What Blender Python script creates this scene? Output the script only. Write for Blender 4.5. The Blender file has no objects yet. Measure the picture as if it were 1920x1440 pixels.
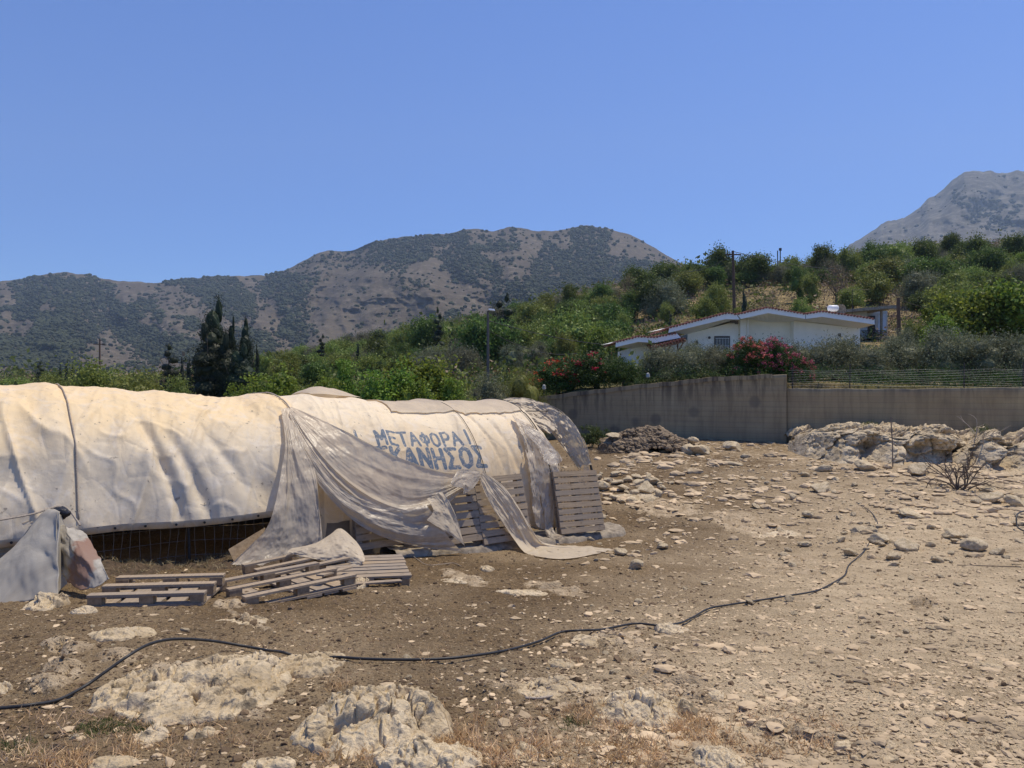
import bpy, math, random
import numpy as np
from mathutils import Vector
S = bpy.context.scene
# ------------------------------------------------------------------ camera, sky, sun, exposure
CZ = 3.0            # eye height above the floor of the tunnel
F = 1442.0          # focal length in pixels of the 1920 wide photograph
cam_d = bpy.data.cameras.new('camera'); cam = bpy.data.objects.new('camera', cam_d)
S.collection.objects.link(cam); S.camera = cam
cam.location = (0, 0, CZ); cam.rotation_euler = (math.radians(90), 0, 0)
cam_d.sensor_width = 36.0; cam_d.lens = 36.0*F/1920.0
cam_d.clip_start = 0.1; cam_d.clip_end = 30000
SUN_EL = 70.0
SUN_AZ = 62.0       # degrees from straight ahead, positive is right
wd = bpy.data.worlds.new('World'); S.world = wd; wd.use_nodes = True
nt = wd.node_tree; bg = nt.nodes['Background']
sky = nt.nodes.new('ShaderNodeTexSky'); sky.sky_type = 'NISHITA'; sky.sun_disc = False
sky.sun_elevation = math.radians(SUN_EL); sky.sun_rotation = math.radians(SUN_AZ)
sky.altitude = 400; sky.air_density = 1.0; sky.dust_density = 0.25; sky.ozone_density = 2.6
hs_ = nt.nodes.new('ShaderNodeHueSaturation'); hs_.inputs['Saturation'].default_value = 1.12; nt.links.new(sky.outputs[0], hs_.inputs['Color']); tint = nt.nodes.new('ShaderNodeMix'); tint.data_type = 'RGBA'; tint.blend_type = 'MULTIPLY'; tint.inputs[0].default_value = 1.0; tint.inputs[7].default_value = (.80, 1.0, 1.50, 1); nt.links.new(hs_.outputs[0], tint.inputs[6]); nt.links.new(tint.outputs[2], bg.inputs[0]); bg.inputs[1].default_value = 0.107
sl = bpy.data.lights.new('sun', 'SUN'); sl.energy = 5.0; sl.angle = math.radians(0.5); sl.color = (1.0, 0.895, 0.72)
so = bpy.data.objects.new('sun', sl); S.collection.objects.link(so)
el, az = math.radians(SUN_EL), math.radians(SUN_AZ)
SD = Vector((math.sin(az)*math.cos(el), math.cos(az)*math.cos(el), math.sin(el)))
so.rotation_euler = SD.to_track_quat('Z', 'Y').to_euler(); so.location = (0, 0, 60)
S.view_settings.view_transform = 'Standard'; S.view_settings.look = 'None'
S.view_settings.exposure = 0.0; S.view_settings.gamma = 1.0
S.render.engine = 'CYCLES'
S.cycles.transparent_max_bounces = 24; S.cycles.max_bounces = 8; S.cycles.volume_bounces = 0

# ------------------------------------------------------------------ noise (numpy)
def _h(ix, iy, iz):
    h = (ix.astype(np.int64)*374761393 + iy.astype(np.int64)*668265263 + iz.astype(np.int64)*2147483647*3 + iz.astype(np.int64)*1274126177) & 0xFFFFFFFF
    h = ((h ^ (h >> 13))*1274126177) & 0xFFFFFFFF
    h = ((h ^ (h >> 16))*2246822519) & 0xFFFFFFFF
    return ((h ^ (h >> 15)) & 0xFFFFFF)/float(0xFFFFFF)*2-1
def noise(x, y, z=0.0):
    x, y, z = np.broadcast_arrays(np.asarray(x, float), np.asarray(y, float), np.asarray(z, float))
    i, j, k = np.floor(x), np.floor(y), np.floor(z)
    f, g, h = x-i, y-j, z-k
    f = f*f*f*(f*(f*6-15)+10); g = g*g*g*(g*(g*6-15)+10); h = h*h*h*(h*(h*6-15)+10)
    r = 0
    for a in (0, 1):
        for b in (0, 1):
            for c in (0, 1):
                w = (f if a else 1-f)*(g if b else 1-g)*(h if c else 1-h)
                r = r + w*_h(i+a, j+b, k+c)
    return r
def fbm(x, y, z=0.0, o=4, g=0.5):
    r, a, s = 0, 1.0, 0
    for n in range(o):
        r = r + a*noise(np.asarray(x)*2.03**n+n*17.3, np.asarray(y)*2.03**n-n*9.1, np.asarray(z)*2.03**n+n*5.7); s += a; a *= g
    return r/s
def ridged(x, y, z=0.0, o=4):
    r, a, s = 0, 1.0, 0
    for n in range(o):
        r = r + a*(1-2*np.abs(noise(np.asarray(x)*2.1**n+n*3.3, np.asarray(y)*2.1**n+n*7.9, np.asarray(z)*2.1**n))); s += a; a *= .5
    return r/s
def worley(x, y, z=0.0, seed=0):
    """cell noise: nearest distance, gap to the second cell, random value of the cell"""
    x, y, z = np.broadcast_arrays(np.asarray(x, float), np.asarray(y, float), np.asarray(z, float)); i, j, k = np.floor(x), np.floor(y), np.floor(z)
    f1 = np.full(x.shape, 9.0); f2 = np.full(x.shape, 9.0); cv = np.zeros(x.shape)
    for a in (-1, 0, 1):
        for b in (-1, 0, 1):
            for c in (-1, 0, 1):
                q = (i+a, j+b, k+c); px = i+a+.5+.45*_h(q[0]+seed*13, q[1], q[2]); py = j+b+.5+.45*_h(q[0]+77, q[1]+seed*7, q[2]); pz = k+c+.5+.45*_h(q[0], q[1]+191, q[2]+seed*3)
                d = np.sqrt((x-px)**2+(y-py)**2+(z-pz)**2); cl = _h(q[0]+5, q[1]+9, q[2]+seed+31)
                nf = d < f1; f2 = np.where(nf, f1, np.minimum(f2, d)); cv = np.where(nf, cl, cv); f1 = np.where(nf, d, f1)
    return f1, f2-f1, cv
def sst(a, b, x):
    t = np.clip((x-a)/(b-a), 0, 1); return t*t*(3-2*t)

# ------------------------------------------------------------------ picture geometry to world
def W(px, py, Y):
    return np.array([(px-960)/F*Y, Y, CZ-(py-720)/F*Y])
GPX = np.array([-500, 0, 300, 600, 900, 1100, 1300, 1500, 1700, 1920, 2500], float)
GY = np.array([0, 3, 5, 7.5, 9, 11, 12.5, 15, 18, 22, 28, 36], float)
_L = [1.35, 1.35, 1.15, .85, .70, .50, .44, .38, .34, .3, .3, .3]
_M = [1.35, 1.35, 1.13, .82, .62, .40, .27, .16, .16, .2, .3, .4]
_R = [1.35, 1.35, 1.10, .75, .57, .34, .20, .12, .30, .55, .86, 1.0]
_Q = [1.35, 1.35, 1.10, .78, .60, .42, .34, .30, .45, .68, .95, 1.1]
GT = np.array([_L, _L, _L, [(a+b)/2 for a, b in zip(_L, _M)], _M, _R, _R, _R, _Q, _Q, _Q])
def gz(x, y):
    x = np.asarray(x, float); y = np.asarray(y, float)
    p = 960+F*x/np.maximum(y, 1.0)
    p = np.clip(p, GPX[0], GPX[-1]-1e-6); yy = np.clip(y, 0, GY[-1]-1e-6)
    i = np.clip(np.searchsorted(GPX, p, side='right')-1, 0, len(GPX)-2); j = np.clip(np.searchsorted(GY, yy, side='right')-1, 0, len(GY)-2)
    a = (p-GPX[i])/(GPX[i+1]-GPX[i]); b = (yy-GY[j])/(GY[j+1]-GY[j])
    a = a*a*(3-2*a)*.5+a*.5
    return (GT[i, j]*(1-a)*(1-b)+GT[i+1, j]*a*(1-b)+GT[i, j+1]*(1-a)*b+GT[i+1, j+1]*a*b) + .05*noise(x*.45, y*.45, 3.3)*sst(1, 5, y)
def ghit(px, py):
    """point of the yard floor seen at that place"""
    ys = np.concatenate([np.linspace(1.5, 12, 400), np.linspace(12.05, 35, 460)])
    z = CZ-(py-720)/F*ys; g = gz((px-960)/F*ys, ys)
    k = np.argmax(z <= g)
    if z[k] > g[k]: k = len(ys)-1
    return np.array([(px-960)/F*ys[k], ys[k], float(g[k])])
def ghit_many(px, py):
    lo = np.full(px.shape, 1.5); out = np.full(px.shape, 35.0); done = np.zeros(px.shape, bool)
    for y in np.concatenate([np.linspace(1.5, 12, 260), np.linspace(12.08, 35, 260)]):
        hit = (~done) & (CZ-(py-720)/F*y <= gz((px-960)/F*y, np.full(px.shape, y)))
        out[hit] = y; done |= hit
    x = (px-960)/F*out
    return x, out, gz(x, out)

# ------------------------------------------------------------------ mesh and object helpers
def mesh(name, v, f, mats, mi=None, smooth=True, attrs=None):
    """v Nx3, f list of arrays/lists of faces (equal length rows) or list of lists"""
    v = np.asarray(v, np.float32).reshape(-1, 3)
    m = bpy.data.meshes.new(name)
    blocks = f if isinstance(f, list) and len(f) and isinstance(f[0], np.ndarray) and f[0].ndim == 2 else None
    if blocks is None:
        if isinstance(f, np.ndarray): blocks = [f]
        else:
            by = {}
            order = []
            for q in f: by.setdefault(len(q), []).append(q)
            blocks = [np.array(b, np.int32) for b in by.values()]
    nf = sum(len(b) for b in blocks); nl = sum(b.size for b in blocks)
    m.vertices.add(len(v)); m.vertices.foreach_set('co', v.ravel())
    m.loops.add(nl); m.polygons.add(nf)
    m.loops.foreach_set('vertex_index', np.concatenate([b.ravel() for b in blocks]).astype(np.int32))
    tot = np.concatenate([np.full(len(b), b.shape[1]) for b in blocks]); st = np.concatenate([[0], np.cumsum(tot)[:-1]])
    m.polygons.foreach_set('loop_start', st.astype(np.int32))
    m.polygons.foreach_set('use_smooth', np.full(nf, bool(smooth)))
    for k in (mats if isinstance(mats, (list, tuple)) else [mats]): m.materials.append(k)
    if mi is not None: m.polygons.foreach_set('material_index', np.asarray(mi, np.int32))
    m.update(calc_edges=True); m.validate()
    if attrs:
        for k, a in attrs.items():
            at = m.attributes.new(k, 'FLOAT', 'POINT'); at.data.foreach_set('value', np.asarray(a, np.float32).ravel())
    return m
def props(o, label=None, cat=None, group=None, kind=None):
    if label: o['label'] = label
    if cat: o['category'] = cat
    if group: o['group'] = group
    if kind: o['kind'] = kind
    return o
def link(o): S.collection.objects.link(o); return o
def obj(name, v, f, mats, parent=None, origin=None, smooth=True, mi=None, attrs=None):
    v = np.asarray(v, float).reshape(-1, 3)
    o0 = np.array(parent.location) if parent is not None else (np.zeros(3) if origin is None else np.asarray(origin, float))
    gp = parent
    if parent is not None and parent.parent is not None: o0 = o0+np.array(parent.parent.location)
    o = bpy.data.objects.new(name, mesh(name, v-o0, f, mats, mi, smooth, attrs))
    link(o)
    if parent is not None: o.parent = parent
    else: o.location = o0
    return o
def thing(name, label, cat, loc, group=None, rz=0.0):
    o = bpy.data.objects.new(name, None); o.empty_display_size = .2; link(o)
    o.location = tuple(float(c) for c in loc); o.rotation_euler = (0, 0, rz)
    return props(o, label, cat, group)
def grid_faces(nu, nv, keep=None):
    i = np.arange(nu-1)[:, None]*nv+np.arange(nv-1)[None, :]
    q = np.stack([i, i+1, i+nv+1, i+nv], -1).reshape(-1, 4)
    return q if keep is None else q[keep.reshape(-1)]
def compact(v, f, attrs=None):
    u, inv = np.unique(f.ravel(), return_inverse=True)
    return v[u], inv.reshape(f.shape), ({k: a.ravel()[u] for k, a in attrs.items()} if attrs else None)
class MB:
    """collects boxes, tubes and polygons into one mesh"""
    def __init__(s): s.v = []; s.f = []; s.n = 0
    def add(s, v, f):
        s.v.append(np.asarray(v, float).reshape(-1, 3)); s.f += [[int(i)+s.n for i in q] for q in f]; s.n += len(s.v[-1]); return s
    def box(s, lo, hi, M=None):
        x0, y0, z0 = lo; x1, y1, z1 = hi
        v = np.array([[x0, y0, z0], [x1, y0, z0], [x1, y1, z0], [x0, y1, z0], [x0, y0, z1], [x1, y0, z1], [x1, y1, z1], [x0, y1, z1]], float)
        if M is not None: v = v @ M[:3, :3].T+M[:3, 3]
        return s.add(v, [[0, 3, 2, 1], [4, 5, 6, 7], [0, 1, 5, 4], [1, 2, 6, 5], [2, 3, 7, 6], [3, 0, 4, 7]])
    def tube(s, pts, r, n=8, caps=True):
        pts = np.asarray(pts, float); m = len(pts); r = np.broadcast_to(np.asarray(r, float), (m,))
        t = np.gradient(pts, axis=0); t /= np.linalg.norm(t, axis=1)[:, None]+1e-12
        up = np.array([0, 0, 1.0]) if abs(t[:, 2]).mean() < .9 else np.array([1.0, 0, 0])
        a = np.cross(t, up); a /= np.linalg.norm(a, axis=1)[:, None]+1e-12; b = np.cross(t, a)
        th = np.arange(n)/n*2*math.pi
        v = pts[:, None]+r[:, None, None]*(a[:, None]*np.cos(th)[None, :, None]+b[:, None]*np.sin(th)[None, :, None])
        f = [[i*n+k, i*n+(k+1) % n, (i+1)*n+(k+1) % n, (i+1)*n+k] for i in range(m-1) for k in range(n)]
        if caps: f += [list(range(n))[::-1], [(m-1)*n+k for k in range(n)]]
        return s.add(v, f)
    def build(s, name, mat, parent=None, origin=None, smooth=False):
        return obj(name, np.concatenate(s.v), s.f, mat, parent, origin, smooth)
def crom(P, n):
    """Catmull-Rom through the rows of P, n samples, along axis 0"""
    P = np.asarray(P, float); m = len(P)
    t = np.linspace(0, m-1, n); i = np.minimum(t.astype(int), m-2); f = (t-i).reshape((-1,)+(1,)*(P.ndim-1))
    g = lambda k: P[np.clip(k, 0, m-1)]
    a, b, c, d = g(i-1), g(i), g(i+1), g(i+2)
    return .5*((2*b)+(c-a)*f+(2*a-5*b+4*c-d)*f*f+(3*b-a-3*c+d)*f**3)

# ------------------------------------------------------------------ materials
class NT:
    def __init__(s, name, rough=.85, spec=.3):
        s.m = bpy.data.materials.new(name); s.m.use_nodes = True; s.t = s.m.node_tree
        s.b = s.t.nodes['Principled BSDF']; s.b.inputs['Roughness'].default_value = rough
        s.b.inputs['Specular IOR Level'].default_value = spec
        s.out = s.t.nodes['Material Output']
    def n(s, typ, **kw):
        o = s.t.nodes.new(typ)
        for k, v in kw.items(): setattr(o, k, v)
        return o
    def l(s, a, b): s.t.links.new(a, b); return s
    def coord(s, kind='Object', scale=(1, 1, 1)):
        if kind == 'World': c = s.n('ShaderNodeNewGeometry').outputs['Position']
        else: c = s.n('ShaderNodeTexCoord').outputs[kind]
        mp = s.n('ShaderNodeMapping'); mp.inputs['Scale'].default_value = scale; s.l(c, mp.inputs[0]); return mp.outputs[0]
    def noise(s, c, scale, detail=4, rough=.55, dist=0):
        o = s.n('ShaderNodeTexNoise'); o.inputs['Scale'].default_value = scale; o.inputs['Detail'].default_value = detail
        o.inputs['Roughness'].default_value = rough; o.inputs['Distortion'].default_value = dist; s.l(c, o.inputs['Vector']); return o.outputs['Fac']
    def vor(s, c, scale, feature='F1', out='Distance', rnd=1):
        o = s.n('ShaderNodeTexVoronoi', feature=feature); o.inputs['Scale'].default_value = scale; o.inputs['Randomness'].default_value = rnd
        s.l(c, o.inputs['Vector']); return o.outputs[out]
    def ramp(s, fac, stops):
        r = s.n('ShaderNodeValToRGB'); e = r.color_ramp.elements
        while len(e) < len(stops): e.new(.5)
        for k, (p, c) in enumerate(stops): e[k].position = p; e[k].color = (c[0], c[1], c[2], 1) if isinstance(c, tuple) else (c, c, c, 1)
        s.l(fac, r.inputs[0]); return r.outputs[0]
    def mix(s, fac, a, b, blend='MIX'):
        m = s.n('ShaderNodeMix', data_type='RGBA', blend_type=blend)
        for k, x in ((0, fac), (6, a), (7, b)):
            if isinstance(x, (int, float)): m.inputs[k].default_value = x if k == 0 else (x, x, x, 1)
            elif isinstance(x, tuple): m.inputs[k].default_value = (*x, 1)
            else: s.l(x, m.inputs[k])
        return m.outputs[2]
    def math(s, op, a, b=0.0):
        m = s.n('ShaderNodeMath', operation=op)
        for k, x in ((0, a), (1, b)):
            if isinstance(x, (int, float)): m.inputs[k].default_value = x
            else: s.l(x, m.inputs[k])
        return m.outputs[0]
    def attr(s, name): return s.n('ShaderNodeAttribute', attribute_name=name).outputs['Fac']
    def bump(s, h, strength=.5, dist=.02, prev=None):
        b = s.n('ShaderNodeBump'); b.inputs['Strength'].default_value = strength; b.inputs['Distance'].default_value = dist
        s.l(h, b.inputs['Height'])
        if prev is not None: s.l(prev, b.inputs['Normal'])
        return b.outputs[0]
    def fin(s, col, nrm=None, rough=None):
        if isinstance(col, tuple): s.b.inputs['Base Color'].default_value = (*col, 1)
        else: s.l(col, s.b.inputs['Base Color'])
        if nrm is not None: s.l(nrm, s.b.inputs['Normal'])
        if rough is not None: s.l(rough, s.b.inputs['Roughness'])
        return s.m
def plain(name, col, rough=.7, var=.15, scale=6, metal=0.0, kind='Object', bump=.15):
    k = NT(name, rough); c = k.coord(kind); n = k.noise(c, scale, 5)
    k.b.inputs['Metallic'].default_value = metal
    a = tuple(x*(1-var) for x in col); b = tuple(min(1, x*(1+var)) for x in col)
    return k.fin(k.ramp(n, [(.3, a), (.7, b)]), k.bump(k.noise(c, scale*6, 4), bump, .01))
def make_rock(name, lo, hi, dark, kind='Object', sc=1.0):
    k = NT(name, .92, .15); c = k.coord(kind)
    n1 = k.noise(c, 2.2*sc, 8, .62, .4); n2 = k.noise(c, 9*sc, 6, .6); n3 = k.noise(c, 38*sc, 4, .6)
    base = k.ramp(n1, [(.32, lo), (.62, hi)])
    base = k.mix(k.ramp(n3, [(.3, .35), (.65, 0.0)]), base, tuple(x*.55 for x in lo))
    pits = k.ramp(n2, [(.35, 1.0), (.44, 0.0)])
    base = k.mix(k.math('MULTIPLY', pits, .75), base, dark)
    lich = k.ramp(k.noise(c, 4.5*sc, 7, .7, 1.0), [(.54, 0.0), (.66, .35)])
    base = k.mix(lich, base, (.33, .30, .25))
    v = k.vor(c, 15*sc)
    v2 = k.vor(c, 5.5*sc, 'DISTANCE_TO_EDGE'); nr = k.bump(n1, .5, .10/sc); nr = k.bump(k.ramp(v2, [(0, 0.0), (.06, 1.0)]), .25, .03/sc, nr); nr = k.bump(n2, .6, .05/sc, nr); nr = k.bump(v, .3, .03/sc, nr); nr = k.bump(n3, .65, .013/sc, nr)
    return k.fin(base, nr)
M_rock = make_rock('limestone', (.36, .28, .18), (.58, .48, .33), (.12, .105, .085), sc=1.0)
M_rockw = make_rock('limestone_bedrock', (.40, .305, .18), (.70, .575, .385), (.10, .08, .055), 'World')
M_stone = make_rock('loose_limestone', (.44, .34, .20), (.70, .575, .38), (.16, .125, .085), sc=2.5)
# soil
k = NT('soil', .96, .1); c = k.coord('World')
n1 = k.noise(c, .5, 6, .6); n2 = k.noise(c, 14, 6, .65); n3 = k.noise(c, 75, 4, .7); n4 = k.noise(c, 3.0, 6, .6, .5)
col = k.ramp(n1, [(.35, (.175, .116, .058)), (.65, (.26, .178, .092))])
col = k.mix(k.ramp(n2, [(.35, .6), (.6, 0.0)]), col, (.060, .043, .029))
dust = k.attr('dusty')
col = k.mix(k.math('MULTIPLY', dust, k.ramp(n4, [(.25, .5), (.6, 1.0)])), col, (.65, .51, .325))
chips = k.vor(c, 55, out='Color'); vd = k.vor(c, 55)
spk = k.math('MULTIPLY', k.ramp(chips, [(.70, 0.0), (.78, 1.0)]), k.ramp(vd, [(.25, 1.0), (.45, 0.0)]))
col = k.mix(k.math('MULTIPLY', spk, .85), col, (.52, .42, .28))
dk = k.vor(c, 32, out='Color'); dd = k.vor(c, 32)
drop = k.math('MULTIPLY', k.ramp(dk, [(.22, 1.0), (.30, 0.0)]), k.ramp(dd, [(.22, 1.0), (.42, 0.0)]))
col = k.mix(k.math('MULTIPLY', drop, .75), col, (.035, .026, .018))
rk = k.attr('rocky')
rm = k.ramp(k.math('ADD', rk, k.math('MULTIPLY', k.math('SUBTRACT', k.noise(c, 5, 8, .7), .5), 1.3)), [(.42, 0.0), (.58, 1.0)])
rc = k.ramp(k.noise(c, 6, 8, .65), [(.3, (.34, .245, .145)), (.65, (.62, .49, .32))])
rc = k.mix(k.ramp(n2, [(.3, .8), (.42, 0.0)]), rc, (.15, .12, .09))
col = k.mix(rm, col, rc)
nr = k.bump(n4, .6, .10); nr = k.bump(n2, .9, .05, nr); nr = k.bump(n3, .9, .02, nr); nr = k.bump(vd, .5, .02, nr)
M_soil = k.fin(col, nr)
# canvas
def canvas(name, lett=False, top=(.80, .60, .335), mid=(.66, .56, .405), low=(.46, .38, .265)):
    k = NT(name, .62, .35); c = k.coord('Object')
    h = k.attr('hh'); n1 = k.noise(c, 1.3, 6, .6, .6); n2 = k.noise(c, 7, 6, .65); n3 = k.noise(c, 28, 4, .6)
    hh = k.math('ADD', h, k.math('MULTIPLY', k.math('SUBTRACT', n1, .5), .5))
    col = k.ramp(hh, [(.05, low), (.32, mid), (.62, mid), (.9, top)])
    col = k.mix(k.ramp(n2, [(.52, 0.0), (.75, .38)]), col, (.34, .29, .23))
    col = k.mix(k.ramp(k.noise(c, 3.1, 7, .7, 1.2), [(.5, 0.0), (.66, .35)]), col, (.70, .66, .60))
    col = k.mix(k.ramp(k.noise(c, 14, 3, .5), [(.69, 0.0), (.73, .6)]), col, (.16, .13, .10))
    if lett:
        m = k.attr('ink'); wear = k.ramp(k.noise(c, 17, 6, .7), [(.33, .2), (.48, 1.0)])
        mm = k.math('MULTIPLY', k.ramp(m, [(.42, 0.0), (.58, 1.0)]), wear)
        col = k.mix(k.math('MULTIPLY', mm, .9), col, (.060, .115, .18))
    nr = k.bump(n1, .3, .06); rg = k.n('ShaderNodeTexNoise', noise_type='RIDGED_MULTIFRACTAL') if False else None; vv = k.vor(k.coord('Object', (1, 1, .45)), 3.2, 'DISTANCE_TO_EDGE'); nr = k.bump(k.ramp(vv, [(0, 0.0), (.10, 1.0)]), .30, .012, nr); nr = k.bump(n2, .28, .016, nr); nr = k.bump(n3, .3, .004, nr)
    w = k.n('ShaderNodeTexWave'); w.inputs['Scale'].default_value = 90; k.l(c, w.inputs['Vector']); nr = k.bump(w.outputs['Fac'], .06, .002, nr)
    k.fin(col, nr)
    tr = k.n('ShaderNodeBsdfTranslucent'); k.l(col, tr.inputs[0]); mx = k.n('ShaderNodeMixShader'); mx.inputs[0].default_value = .05
    k.l(k.b.outputs[0], mx.inputs[1]); k.l(tr.outputs[0], mx.inputs[2]); k.l(mx.outputs[0], k.out.inputs[0])
    return k.m
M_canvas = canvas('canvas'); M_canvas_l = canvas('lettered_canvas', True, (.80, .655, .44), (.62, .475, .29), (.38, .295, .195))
def film(name, col, clear=.09, trl=.4, rough=.27, dirt=(.36, .32, .27)):
    k = NT(name, rough, .5); c = k.coord('Object'); n1 = k.noise(c, 2.2, 6, .65, .5); n2 = k.noise(c, 11, 6, .7)
    cc = k.mix(k.ramp(n1, [(.42, 0.0), (.68, .5)]), col, dirt)
    nr = k.bump(n1, .25, .04); nr = k.bump(n2, .5, .02, nr)
    k.fin(cc, nr)
    tr = k.n('ShaderNodeBsdfTranslucent'); k.l(cc, tr.inputs[0]); tp = k.n('ShaderNodeBsdfTransparent')
    a = k.n('ShaderNodeMixShader'); a.inputs[0].default_value = trl; k.l(k.b.outputs[0], a.inputs[1]); k.l(tr.outputs[0], a.inputs[2])
    b = k.n('ShaderNodeMixShader'); k.l(k.ramp(n2, [(.3, clear*1.25), (.75, clear*.75)]), b.inputs[0]); k.l(a.outputs[0], b.inputs[1]); k.l(tp.outputs[0], b.inputs[2])
    k.l(b.outputs[0], k.out.inputs[0]); return k.m
M_film = film('plastic_film', (.71, .61, .46)); M_filmc = film('clear_torn_film', (.66, .60, .52), .42, .4, .3)
M_cloth = film('cream_sheeting', (.72, .60, .42), .03, .3, .55, (.48, .40, .30))
# wood
k = NT('weathered_wood', .85, .2); c = k.coord('Object'); cs = k.coord('Object', (3, 60, 60)); cy = k.coord('Object', (60, 3, 60))
g1 = k.noise(cs, 1.0, 5, .6); n2 = k.noise(c, 3, 4); rnd = k.n('ShaderNodeObjectInfo').outputs['Random']
col = k.ramp(g1, [(.25, (.18, .128, .08)), (.5, (.43, .31, .18)), (.75, (.60, .45, .27))])
col = k.mix(k.ramp(n2, [(.35, 0.0), (.7, .6)]), col, (.34, .27, .195)); isl = k.n('ShaderNodeNewGeometry').outputs['Random Per Island']; col = k.mix(k.math('MULTIPLY', rnd, .35), col, (.20, .17, .14)); col = k.mix(k.math('MULTIPLY', isl, .55), col, (.25, .22, .185)); col = k.mix(k.ramp(k.noise(c, 9, 6, .7), [(.55, 0.0), (.7, .55)]), col, (.13, .095, .06))
M_wood = k.fin(col, k.bump(g1, .4, .004))
k = NT('rough_block_wood', .9, .2); c = k.coord('Object'); g = k.noise(c, 22, 5, .7)
M_block = k.fin(k.ramp(g, [(.3, (.20, .14, .08)), (.7, (.40, .295, .18))]), k.bump(g, .5, .006))
# concrete
k = NT('board_marked_concrete', .9, .2); c = k.coord('World'); zz = k.coord('World', (.25, .25, 7.5)); vs = k.coord('World', (5, 5, .55))
n1 = k.noise(c, .7, 7, .6, .3); n2 = k.noise(zz, 1.0, 4, .6); n3 = k.noise(vs, 1.0, 5, .6, .4); n4 = k.noise(c, 12, 5)
col = k.ramp(n1, [(.3, (.28, .22, .125)), (.7, (.38, .315, .185))]); col = k.mix(k.ramp(n2, [(.35, .45), (.65, 0.0)]), col, (.27, .21, .14))
top = k.attr('fromtop')
st = k.math('MULTIPLY', k.ramp(n3, [(.45, 0.0), (.62, 1.0)]), k.ramp(top, [(0.0, 1.0), (.9, .28)]))
col = k.mix(k.math('MULTIPLY', st, .85), col, (.075, .062, .05))
pt = k.ramp(k.vor(c, .75), [(.12, 1.0), (.20, 0.0)]); col = k.mix(k.math('MULTIPLY', pt, .5), col, (.10, .09, .08))
wv = k.n('ShaderNodeTexWave', wave_type='BANDS', bands_direction='Z'); wv.inputs['Scale'].default_value = 1.6; wv.inputs['Distortion'].default_value = .4; k.l(c, wv.inputs['Vector'])
col = k.mix(k.ramp(wv.outputs['Fac'], [(.0, .22), (.07, 0.0)]), col, (.11, .09, .07))
M_conc = k.fin(col, k.bump(wv.outputs['Fac'], .10, .02, k.bump(n4, .3, .02)))
M_slab = plain('rough_concrete', (.27, .225, .165), .95, .4, 9, bump=1.0)
M_canvas_low = plain('canvas_painted_shade', (.16, .13, .095), .9, .3, 4)  # side skirt: brown canvas with its shade put into the dark colour
M_plaster = plain('white_plaster', (.90, .87, .78), .8, .05, 2, bump=.05)
M_fascia = plain('white_fascia', (.88, .85, .78), .6, .03, 2, bump=.03)
M_tile = plain('terracotta_tile', (.27, .105, .065), .8, .3, 3)
M_brownwood = plain('stained_timber', (.20, .085, .045), .6, .2, 8)
M_glass = plain('dark_glazing', (.05, .055, .06), .15, .1, 3)
M_iron = plain('dark_iron', (.05, .045, .04), .6, .3, 30, .4); M_wire = plain('rusty_wire', (.20, .165, .13), .6, .3, 40, .5)
M_fwire = plain('bright_fence_wire', (.50, .49, .46), .5, .2, 40)
M_galv = plain('galvanised_wire', (.22, .20, .17), .5, .2, 40, .4)
M_rubber = plain('black_hose', (.028, .028, .028), .45, .3, 25, bump=.1); M_rope = plain('grey_rope', (.38, .32, .25), .9, .3, 60)
M_pole = plain('creosoted_pole', (.12, .075, .05), .9, .25, 6); M_grey = plain('grey_mast', (.12, .105, .09), .7, .15, 6)
M_lampg = plain('dull_lamp_glass', (.42, .41, .38), .4, .05)
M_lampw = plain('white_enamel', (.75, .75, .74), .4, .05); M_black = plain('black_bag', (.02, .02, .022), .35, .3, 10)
k = NT('galvanised_sheet', .55, .4); c = k.coord('Object'); n1 = k.noise(c, 1.6, 6, .6, .7); n2 = k.noise(c, 9, 5, .6)
k.b.inputs['Metallic'].default_value = .0
M_sheet = k.fin(k.mix(k.ramp(n2, [(.45, 0.0), (.75, .5)]), k.ramp(n1, [(.3, (.26, .235, .19)), (.7, (.46, .42, .34))]), (.32, .28, .215)), k.bump(n1, .3, .05))
k = NT('rust_streaked_sheet', .6, .4); c = k.coord('Object'); cs = k.coord('Object', (7, 2, .8)); n1 = k.noise(c, 6.0, 5, .6, .3); n2 = k.noise(c, 12, 5); ge = k.coord('Generated'); sx = k.n('ShaderNodeSeparateXYZ'); k.l(ge, sx.inputs[0])
M_rust = k.fin(k.mix(k.ramp(k.math('ADD', sx.outputs[0], k.math('MULTIPLY', k.math('SUBTRACT', n1, .5), .35)), [(.36, 0.0), (.42, 1.0), (.70, .9), (.76, 0.0)]), k.ramp(n2, [(.3, (.25, .225, .185)), (.7, (.42, .38, .31))]), (.235, .135, .09)), k.bump(n2, .3, .02))
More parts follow.
